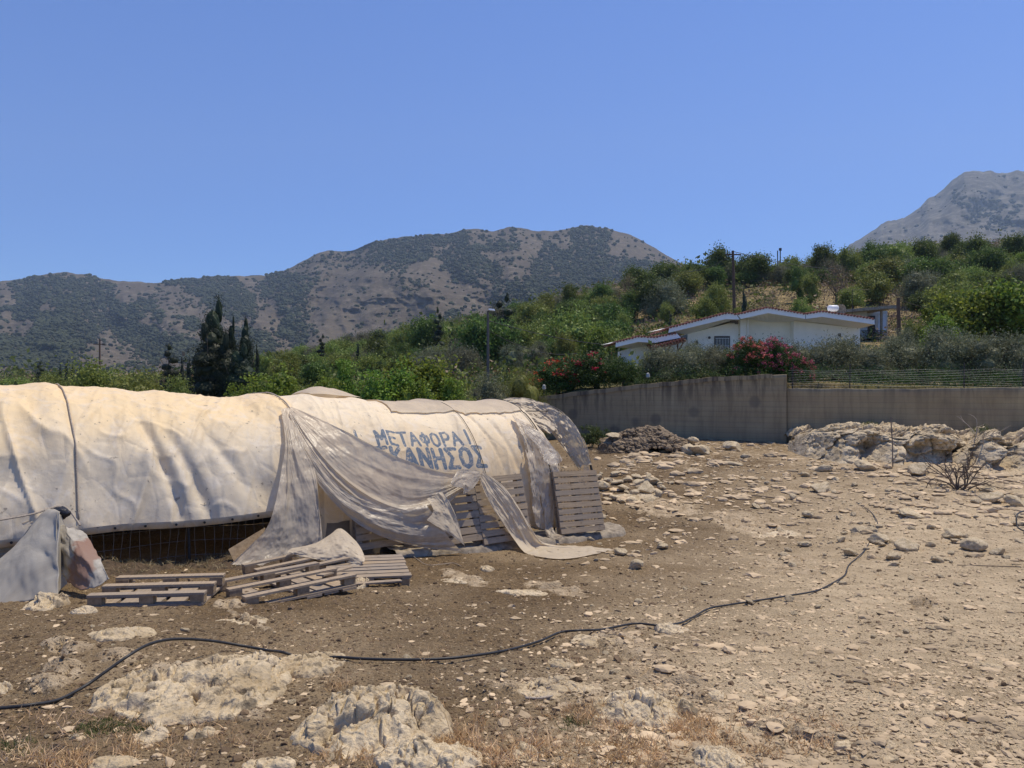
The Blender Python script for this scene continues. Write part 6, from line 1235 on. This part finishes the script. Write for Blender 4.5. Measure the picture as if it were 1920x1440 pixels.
TREES = [
 # dark cypress clump behind the tunnel
 ('cypress', 404, 570, 74, 44, 'tallest cypress with a ragged pointed top above the tunnel left of centre'), ('cypress', 392, 612, 84, 43, 'broad lower cypress fused to the left side of the tallest one'), ('cypress', 436, 600, 28, 44, 'slim cypress spire between the tallest cypress and its right neighbour'), ('cypress', 422, 630, 66, 43, 'dark cypress filling the middle of the clump below the slim spire'),
 ('cypress', 461, 602, 42, 44, 'second tall cypress at the right side of the dark clump'), ('cypress', 482, 649, 13, 46, 'thin little cypress at the far right of the dark clump'), ('cypress', 452, 650, 72, 42, 'low bushy cypress in front of the second tall cypress'), ('cypress', 368, 664, 14, 60, 'narrow cypress standing free left of the dark clump'), ('cypress', 354, 674, 15, 62, 'second narrow cypress left of the dark clump'),
 ('pine', 318, 646, 46, 70, 'layered dark conifer left of the narrow cypresses'), ('cypress', 341, 672, 14, 70, 'short cypress right of the layered conifer'), ('pine', 75, 678, 22, 110, 'small dark conifer alone at far left'), ('cypress', 125, 677, 10, 110, 'distant needle thin cypress, left of a pair'), ('cypress', 113, 684, 10, 112, 'distant small cypress right of the lone conifer'), ('cypress', 136, 682, 9, 112, 'distant needle thin cypress, right of a pair'), ('cypress', 152, 680, 9, 108, 'distant slim cypress above the light bushes, left'), ('cypress', 161, 677, 8, 108, 'distant slim cypress above the light bushes, right'),
 ('mid', 185, 680, 140, 34, 'wide light green bush behind the left tunnel crown, leftmost of three'), ('mid', 262, 686, 130, 33, 'wide light green bush behind the left tunnel crown, middle of three'), ('mid', 330, 697, 90, 32, 'wide light green bush behind the left tunnel crown, rightmost of three'), ('mid', 100, 700, 80, 60, 'low far bush behind the tunnel at left'), ('mid', 30, 708, 110, 90, 'lowest far scrubby bush by the distant orange roof'),
 ('bright', 505, 688, 130, 23, 'bright fig tree just behind the dip in the tunnel roof'), ('bright', 452, 704, 70, 22, 'small bright fig at the foot of the dark cypresses'), ('bright', 560, 712, 70, 23, 'small bright fig above the raised canvas flap'),
 ('mid', 535, 657, 78, 62, 'rounded yellow green tree right of the dark cypress clump'), ('round', 590, 678, 80, 55, 'dark rounded tree between the yellow green tree and the tall bright fig'), ('mid', 495, 655, 50, 75, 'pale crown glimpsed right of the thin little cypress'), ('pine', 603, 628, 24, 110, 'spindly distant conifer above the yellow green trees'), ('cypress', 671, 645, 10, 80, 'needle like cypress behind the tall bright fig'),
 ('bright', 650, 650, 70, 27, 'tall narrow bright fig with two leaders'), ('bright', 722, 682, 120, 25, 'bright fig mass right of the tall narrow one'), ('bright', 795, 656, 140, 27, 'largest bright fig behind the middle of the tunnel'), ('bright', 848, 690, 80, 26, 'bright fig at the right end of the fig row'), ('bright', 620, 700, 90, 25, 'low bright fig at the left end of the fig row'), ('bright', 765, 700, 110, 25, 'low bright fig in the centre of the fig row'),
 ('mid', 870, 722, 90, 26, 'yellowish low shrub under the right end of the fig row'), ('olive', 925, 695, 110, 31, 'grey olive behind the tunnel, left of the feathery bush'), ('feather', 990, 684, 95, 31, 'feathery light green bush left of the red flowered climber'), ('olive', 880, 712, 60, 30, 'small grey olive just behind the lettered canvas crown'),
 ('round', 703, 625, 62, 95, 'dark round tree on the lower slope, leftmost'), ('mid', 640, 668, 80, 80, 'low green crown on the lower slope'), ('round', 790, 588, 85, 100, 'large dark round tree left of the tall slim conifer'), ('mid', 757, 600, 60, 105, 'grey green tree overlapping the large dark round one'), ('pine', 822, 578, 30, 96, 'tall slim conifer left of the street lamp'), ('pine', 873, 600, 18, 92, 'small slim conifer nearest the street lamp on its left'), ('pine', 846, 622, 16, 95, 'shorter slim conifer between the two taller ones'), ('dry', 868, 630, 30, 88, 'leafless brown tree under the small slim conifer'),
 ('pine', 945, 553, 56, 78, 'dark broad conifer right beside the street lamp'), ('cypress', 950, 648, 12, 60, 'little pointed shrub left of the grey olives'), ('olive', 962, 640, 62, 60, 'round grey olive below the dark broad conifer'), ('olive', 1003, 634, 66, 58, 'second round grey olive below the dark broad conifer'), ('mid', 1060, 620, 60, 66, 'yellow green bush above the red flowered climber'), ('round', 905, 590, 60, 100, 'dark tree behind the street lamp pole'), ('mid', 905, 640, 60, 80, 'pale bush left of the grey olives'), ('round', 745, 640, 60, 85, 'dark bush over the fig row'), ('mid', 700, 668, 80, 70, 'olive green bush above the tall fig'), ('mid', 820, 645, 60, 84, 'green bush at the foot of the tall slim conifer'),
 ('round', 1058, 560, 76, 92, 'left one of two large rounded dark trees above the house left end'), ('round', 1100, 566, 72, 90, 'right one of two large rounded dark trees above the house left end'), ('mid', 1000, 560, 80, 105, 'olive green tree right of the dark broad conifer'), ('mid', 1010, 600, 70, 90, 'lighter tree under the olive green one'), ('round', 1070, 527, 46, 125, 'dark compact tree on the upper left slope'), ('round', 1125, 530, 60, 125, 'green tree right of the dark compact one'), ('mid', 1020, 545, 60, 120, 'bushy tree left of the dark compact one'), ('round', 1180, 545, 60, 112, 'dark tree on the slope midway to the crest'),
 ('bright', 1125, 610, 64, 68, 'fresh green bush just left of the white house eave'), ('mid', 1165, 585, 50, 90, 'yellow green small tree above the white house left eave'), ('mid', 1250, 565, 36, 92, 'small yellow green bush above the long eave'), ('pine', 1257, 583, 14, 72, 'tiny pointed tree just over the long eave'),
 ('round', 1225, 527, 96, 112, 'wide green tree centred above the long eave'), ('round', 1250, 492, 80, 150, 'dark tree at the crest left of the two crest domes'), ('dry', 1177, 508, 36, 140, 'brown bare bush on the crest over the mountain foot'), ('round', 1195, 500, 70, 145, 'green tree on the crest by the brown bare bush'), ('mid', 1290, 510, 70, 125, 'green tree left of the tall brown pole'), ('mid', 1338, 525, 56, 100, 'small dome shaped bush left of the tall brown pole'), ('mid', 1320, 555, 60, 92, 'low olive green bush beneath the dome shaped bush'),
 ('round', 1345, 465, 76, 140, 'left dome shaped tree on the crest beside the tall brown pole'), ('round', 1408, 474, 84, 132, 'right dome shaped tree on the crest beside the tall brown pole'), ('round', 1305, 490, 60, 135, 'lower tree left of the crest domes'),
 ('cypress', 1395, 545, 16, 72, 'bright green columnar shrub beside the tall brown pole'), ('bright', 1384, 566, 26, 70, 'bright low shrub at the left foot of the columnar shrub'), ('mid', 1503, 556, 58, 76, 'round bright bush just behind the roof peak'), ('dry', 1440, 540, 46, 88, 'leafless grey shrub on the dry slope'), ('dry', 1568, 492, 70, 105, 'grey twiggy tree in the middle of the right slope'),
 ('round', 1497, 497, 36, 110, 'dark upright bush left of the grey twiggy tree'), ('mid', 1520, 510, 44, 105, 'green bush against the dark upright one'), ('round', 1545, 455, 60, 150, 'tree at the start of the right skyline band'), ('mid', 1590, 460, 62, 150, 'second tree in the right skyline band'), ('round', 1640, 452, 70, 150, 'third tree in the right skyline band'), ('mid', 1690, 448, 70, 150, 'fourth tree in the right skyline band'), ('round', 1735, 442, 60, 150, 'fifth tree in the right skyline band'), ('round', 1784, 431, 44, 165, 'compact dark tree standing up from the right skyline'), ('round', 1820, 445, 80, 140, 'sixth tree in the right skyline band'), ('mid', 1480, 480, 60, 150, 'low bush at the left end of the right skyline band'),
 ('mid', 1660, 485, 90, 125, 'broad tree below the skyline band, left'), ('round', 1735, 478, 100, 120, 'broad tree below the skyline band, centre'), ('mid', 1640, 510, 84, 108, 'wide green bush in the middle of the right slope'), ('olive', 1730, 505, 90, 104, 'pale greyish bush below the centre broad tree'), ('mid', 1600, 535, 60, 100, 'green bush beside the twiggy tree foot'), ('round', 1850, 455, 80, 118, 'dark tree right of the centre broad tree'), ('mid', 1790, 510, 70, 100, 'green bush above the big bright tree'), ('round', 1905, 440, 60, 150, 'dark tree at the right end of the skyline'), ('mid', 1890, 480, 60, 120, 'green bush at the right edge of the slope'), ('bright', 1920, 470, 40, 130, 'light tree cut by the right frame edge'), ('mid', 1955, 455, 90, 130, 'broad tree beyond the right frame edge'),
 ('bright', 1800, 540, 130, 50, 'left half of the big bright green tree at right'), ('bright', 1875, 522, 150, 50, 'right half of the big bright green tree at right'), ('bright', 1950, 530, 130, 50, 'bright green tree running out of the right frame'), ('bright', 1765, 590, 80, 47, 'low bright branch mass beside the short timber pole'), ('mid', 1712, 600, 50, 52, 'yellowish shrub right of the short timber pole'),
 ('olive', 1503, 638, 96, 33, 'first olive behind the wire fence, right after the red oleander'), ('olive', 1565, 632, 130, 32.5, 'second olive behind the wire fence'), ('olive', 1640, 650, 110, 31, 'third, paler olive behind the wire fence'), ('olive', 1700, 628, 110, 31.5, 'fourth olive behind the wire fence'), ('olive', 1775, 610, 130, 30, 'fifth and tallest olive behind the wire fence'), ('olive', 1855, 625, 120, 29, 'sixth olive behind the wire fence'), ('olive', 1925, 620, 110, 28.5, 'last olive behind the fence at the right frame edge'), ('olive', 1690, 612, 70, 42, 'small olive below the far grey house'),
 ('citrus', 1045, 672, 120, 33.5, 'left side of the glossy bush with red trumpet flowers on the wall'), ('citrus', 1120, 662, 130, 32.5, 'main dome of the glossy bush with red flowers on the wall'), ('citrus', 1170, 672, 80, 31.5, 'right shoulder of the glossy bush next to the garden lamps'), ('olive', 1240, 650, 100, 32.5, 'grey olive hiding the low end of the house'), ('olive', 1295, 642, 104, 32, 'dark olive with a forked trunk before the awning'), ('olive', 1345, 645, 88, 31.5, 'olive before the barred window')]
crowns = {}
for T_ in TREES: t, c_ = tree(*T_[:6]); crowns[T_[5]] = (t, c_)
# oleanders and their flowers
def flowers(parent, crown_mesh, n, size, mat, seed, sel=lambda p: np.ones(len(p), bool), cl=26):
    co = np.empty(len(crown_mesh.vertices)*3, np.float32); crown_mesh.vertices.foreach_get('co', co); co = co.reshape(-1, 3); rad = np.hypot(co[:, 0], co[:, 1])+np.maximum(co[:, 2]-.5, 0)*.8; co = co[(rad > .33) | (co[:, 2] > .8)]; co = co[sel(co)]
    r_ = np.random.RandomState(seed); cen = co[r_.randint(0, len(co), cl)]; v, f = leaves(n, cen*1.03, .022, size, .8, seed+3)
    o = bpy.data.objects.new('flowers', mesh('flowers', v, f, mat, smooth=False)); link(o); o.parent = parent
for px, pyt, w, Y, lab, n in [(1398, 636, 104, 30.2, 'tall crimson oleander at the left of the wall corner', 2500), (1442, 632, 92, 30.0, 'crimson oleander nearest the top of the wall corner', 2300), (1486, 664, 84, 29.6, 'low crimson oleander spilling over the right wall', 2500)]:
    t, c_ = tree('citrus', px, pyt, w, Y, lab, name='oleander', cat='shrub', z0=2.6 if px > 1470 else None); flowers(t, c_.data, n, .032, M_pink, int(px), cl=130)
for k_, lab in enumerate(['left side of the glossy bush with red trumpet flowers on the wall', 'main dome of the glossy bush with red flowers on the wall']):
    t, c_ = crowns[lab]; flowers(t, c_.data, 2600 if k_ == 0 else 900, .03, M_red, 5+k_, cl=130 if k_ == 0 else 44)
# filler wood on the slope
FG = 'green trees filling the wooded slope'
r = random.Random(77); placed = [(a[1], a[2]+a[3]*.4, a[3]*.4) for a in TREES]
n_ = 0; tries = 0
while n_ < 185 and tries < 6000:
    tries += 1; px = r.uniform(520, 1990); Y = 62*(215/62.0)**r.random(); g_ = hat(px, Y); py = 720-(g_[2]-CZ)/Y*F
    if 1150 < px < 1700 and Y < 92: continue
    dn = float(fbm(px*.006, py*.012, 5.0, 3)); open_ = (1260 < px < 1760 and py > 545)
    if open_ and r.random() < .94: continue
    if px > 1150 and dn < -.12 and py > 520: continue
    s = r.uniform(3.2, 6.4)/Y*F; 
    if py-s*.95 < np.interp(px, [520, 700, 900, 1100, 1200, 1300, 1500, 1545, 1700, 1920], [650, 612, 575, 540, 515, 492, 492, 466, 452, 444]): continue
    if any(abs(px-a)+abs(py-s*.45-b)*1.6 < (s*.5+c)*.48 for a, b, c in placed): continue
    placed.append((px, py-s*.45, s*.5)); kd = r.choice(['round', 'round', 'mid', 'mid', 'olive']); kind_lab = {'round': 'dark', 'mid': 'yellow green', 'olive': 'greyish'}[kd]
    tree(kd, px, py-s*.82, s*1.15, Y, 'rounded %s tree among the crowded trees of the wooded slope' % kind_lab, FG+' (%s)' % kind_lab); n_ += 1
print('FILL', n_)
# weeds on the wall top and the shrub by the rubble heap
def tuft(name, lab, c_, w, h_, n, mat, seed, cat='shrub', up=1.5, size=.12, asp=.12, kind=None, group=None):
    r_ = np.random.RandomState(seed); cen = np.array(c_)+r_.normal(size=(60, 3))*[w*.35, w*.35, 0]+np.abs(r_.normal(size=(60, 1)))*[0, 0, h_*.35]+[0, 0, h_*.15]
    v, f = leaves(n, cen, w*.06, size, asp, seed, up); o = obj(name, v, f, mat, origin=c_, smooth=False); return props(o, lab, cat, group, kind)
tuft('shrub', 'small green shrub growing at the wall foot left of the rubble heap', W(1110, 838, 26.5), .75, .75, 3200, L_green, 4, size=.10, asp=.22)
c0 = W(1845, 815, 23.6); tuft('shrub', 'small brownish green shrub on top of the craggy outcrop end', c0, .5, .35, 900, L_green, 5, size=.08)
c0 = W(1628, 800, 25.6); tuft('shrub', 'tiny green tuft on the crest of the tan outcrop', c0, .35, .2, 500, L_green, 6, size=.07)
for k_, px in enumerate(np.linspace(1180, 1345, 9)):
    Yw = float(wallY(np.array([px]))[0]); u_ = np.clip((px-760)/(1475-760.), 0, 1); zz = float(hz((px-960)/F*(Yw+.45), Yw+.45)); ztop_ = float(tL(np.clip(((px-960)/F*Yw-WALLP[0][0])/(WALLP[2][0]-WALLP[0][0]), 0, 1)))
    tuft('weed', 'light green weed sprouting along the sloping wall top', ((px-960)/F*Yw, Yw+.35, ztop_+.02), .26, .24, 420, L_green, 30+k_, 'weed', group='weeds along the sloping wall top', size=.09, asp=.3)
for px, py, Y, lab in [(1020, 727, 31.8, 'small white garden lamp on a post at the wall left end'), (1215, 705, 30.9, 'small white garden lamp beside the glossy bush')]:
    p = W(px, py, Y); t = thing('garden_lamp', lab, 'garden lamp', (p[0], p[1], p[2]-.8)); MB().tube([p+[0, 0, -.8], p+[0, 0, -.05]], .025, 6).build('post', M_iron, t); MB().tube([p+[0, 0, -.08], p+[0, 0, -.05], p+[0, 0, .1], p+[0, 0, .13]], [.04, .085, .07, .02], 10).build('lamp_head', M_lampg, t)
# undergrowth closing the gap under the olives, right behind the wall
r_ = np.random.RandomState(8); px = np.concatenate([r_.uniform(1482, 2300, 900), r_.uniform(1010, 1475, 420)]); yw = wallY(px)+.35+r_.uniform(0, 1, len(px))**1.5*3.5; x = (px-960)/F*yw; zg = hz(x, yw)
cen = np.stack([x, yw, zg+r_.uniform(.0, .5, len(px))], -1); v, f = leaves(34000, cen, .16, .075, .3, 9, .4); o = obj('undergrowth', v, f, L_oran, smooth=False); props(o, kind='stuff')
# straw grass in the foreground
def grass(name, patches, n, mat, seed, size=.11, asp=.045):
    r_ = np.random.RandomState(seed); cs = []
    for cx, cy, rx, ry, wgt in patches:
        k_ = int(n*wgt/sum(p[4] for p in patches)/6); a = r_.uniform(0, 6.28, k_); q = np.sqrt(r_.uniform(0, 1, k_))*(1+.4*r_.normal(size=k_)*.5); x, y, z = ghit_many(cx+rx*q*np.cos(a), cy+ry*q*np.sin(a)); cs.append(np.stack([x, y, z], -1))
    cen = np.concatenate(cs); m = len(cen)*6; root = np.repeat(cen, 6, 0)+r_.normal(size=(m, 3))*[.014, .014, 0]; root[:, 2] = np.repeat(cen[:, 2], 6)-.005
    L = size*r_.lognormal(0, .35, m)[:, None]; d = r_.normal(size=(m, 3))*[.6, .6, .25]+[0, 0, .85]; d /= np.linalg.norm(d, axis=1)[:, None]; b_ = np.cross(d, r_.normal(size=(m, 3))); b_ /= np.linalg.norm(b_, axis=1)[:, None]; wd_ = size*asp
    mid_ = root+d*L*.55; tip = root+d*L+r_.normal(size=(m, 3))*L*[.25, .25, .08]-[0, 0, 0]*L
    V = np.stack([root-b_*wd_, root+b_*wd_, mid_+b_*wd_*.8, mid_-b_*wd_*.8, tip], 1).reshape(-1, 3); i = np.arange(m)[:, None]*5
    o = obj(name, V, [i+np.array([[0, 1, 2, 3]]), i+np.array([[3, 2, 4]])], mat, smooth=False); props(o, kind='stuff')
grass('straw_grass', [(1140, 1350, 70, 22, 3), (1110, 1335, 50, 16, 2), (1300, 1375, 45, 24, 4), (1280, 1360, 40, 14, 2), (870, 1392, 50, 22, 2), (650, 1432, 80, 16, 3), (940, 1425, 70, 20, 3), (1030, 1410, 70, 22, 3), (820, 1405, 40, 20, 1.5), (1200, 1410, 90, 24, 3), (80, 1425, 90, 16, 2.5), (120, 1440, 60, 10, 2), (635, 1290, 24, 10, 1), (290, 1420, 70, 14, 1), (1150, 1440, 120, 14, 2), (1400, 1420, 40, 14, .6), (890, 1410, 120, 24, 1), (1330, 1400, 50, 12, 1)], 4000, L_grass, 3, .055)
grass('dry_litter', [(250, 1380, 260, 60, 3), (1000, 1380, 400, 60, 4), (700, 1180, 500, 80, 2), (1450, 1380, 160, 50, 2), (1600, 880, 80, 8, .5), (1350, 1250, 400, 100, 1), (1750, 1000, 200, 100, 1)], 4200, L_grass, 6, .05, .05)
grass('green_sprouts', [(190, 1370, 50, 16, 2), (340, 1335, 30, 10, 1), (250, 1370, 40, 14, 1), (1080, 1360, 30, 10, .6), (40, 1410, 40, 16, 1)], 1600, L_green, 7, .03, .07)

# ================================================================== HAZE
hz_o = MB().box((-6500, -40, -60), (6500, 5600, 1650)).build('haze', None) if False else None
v = MB().box((-5200, -40, -400), (5200, 5400, 1700))
k = bpy.data.materials.new('haze'); k.use_nodes = True; n_t = k.node_tree; n_t.nodes.remove(n_t.nodes['Principled BSDF']); pv = n_t.nodes.new('ShaderNodeVolumePrincipled')
pv.inputs['Color'].default_value = (.58, .76, 1, 1); pv.inputs['Density'].default_value = HAZE; pv.inputs['Anisotropy'].default_value = .2
n_t.links.new(pv.outputs[0], n_t.nodes['Material Output'].inputs['Volume'])
if HAZE > 0: o = v.build('haze', k); props(o, kind='stuff')
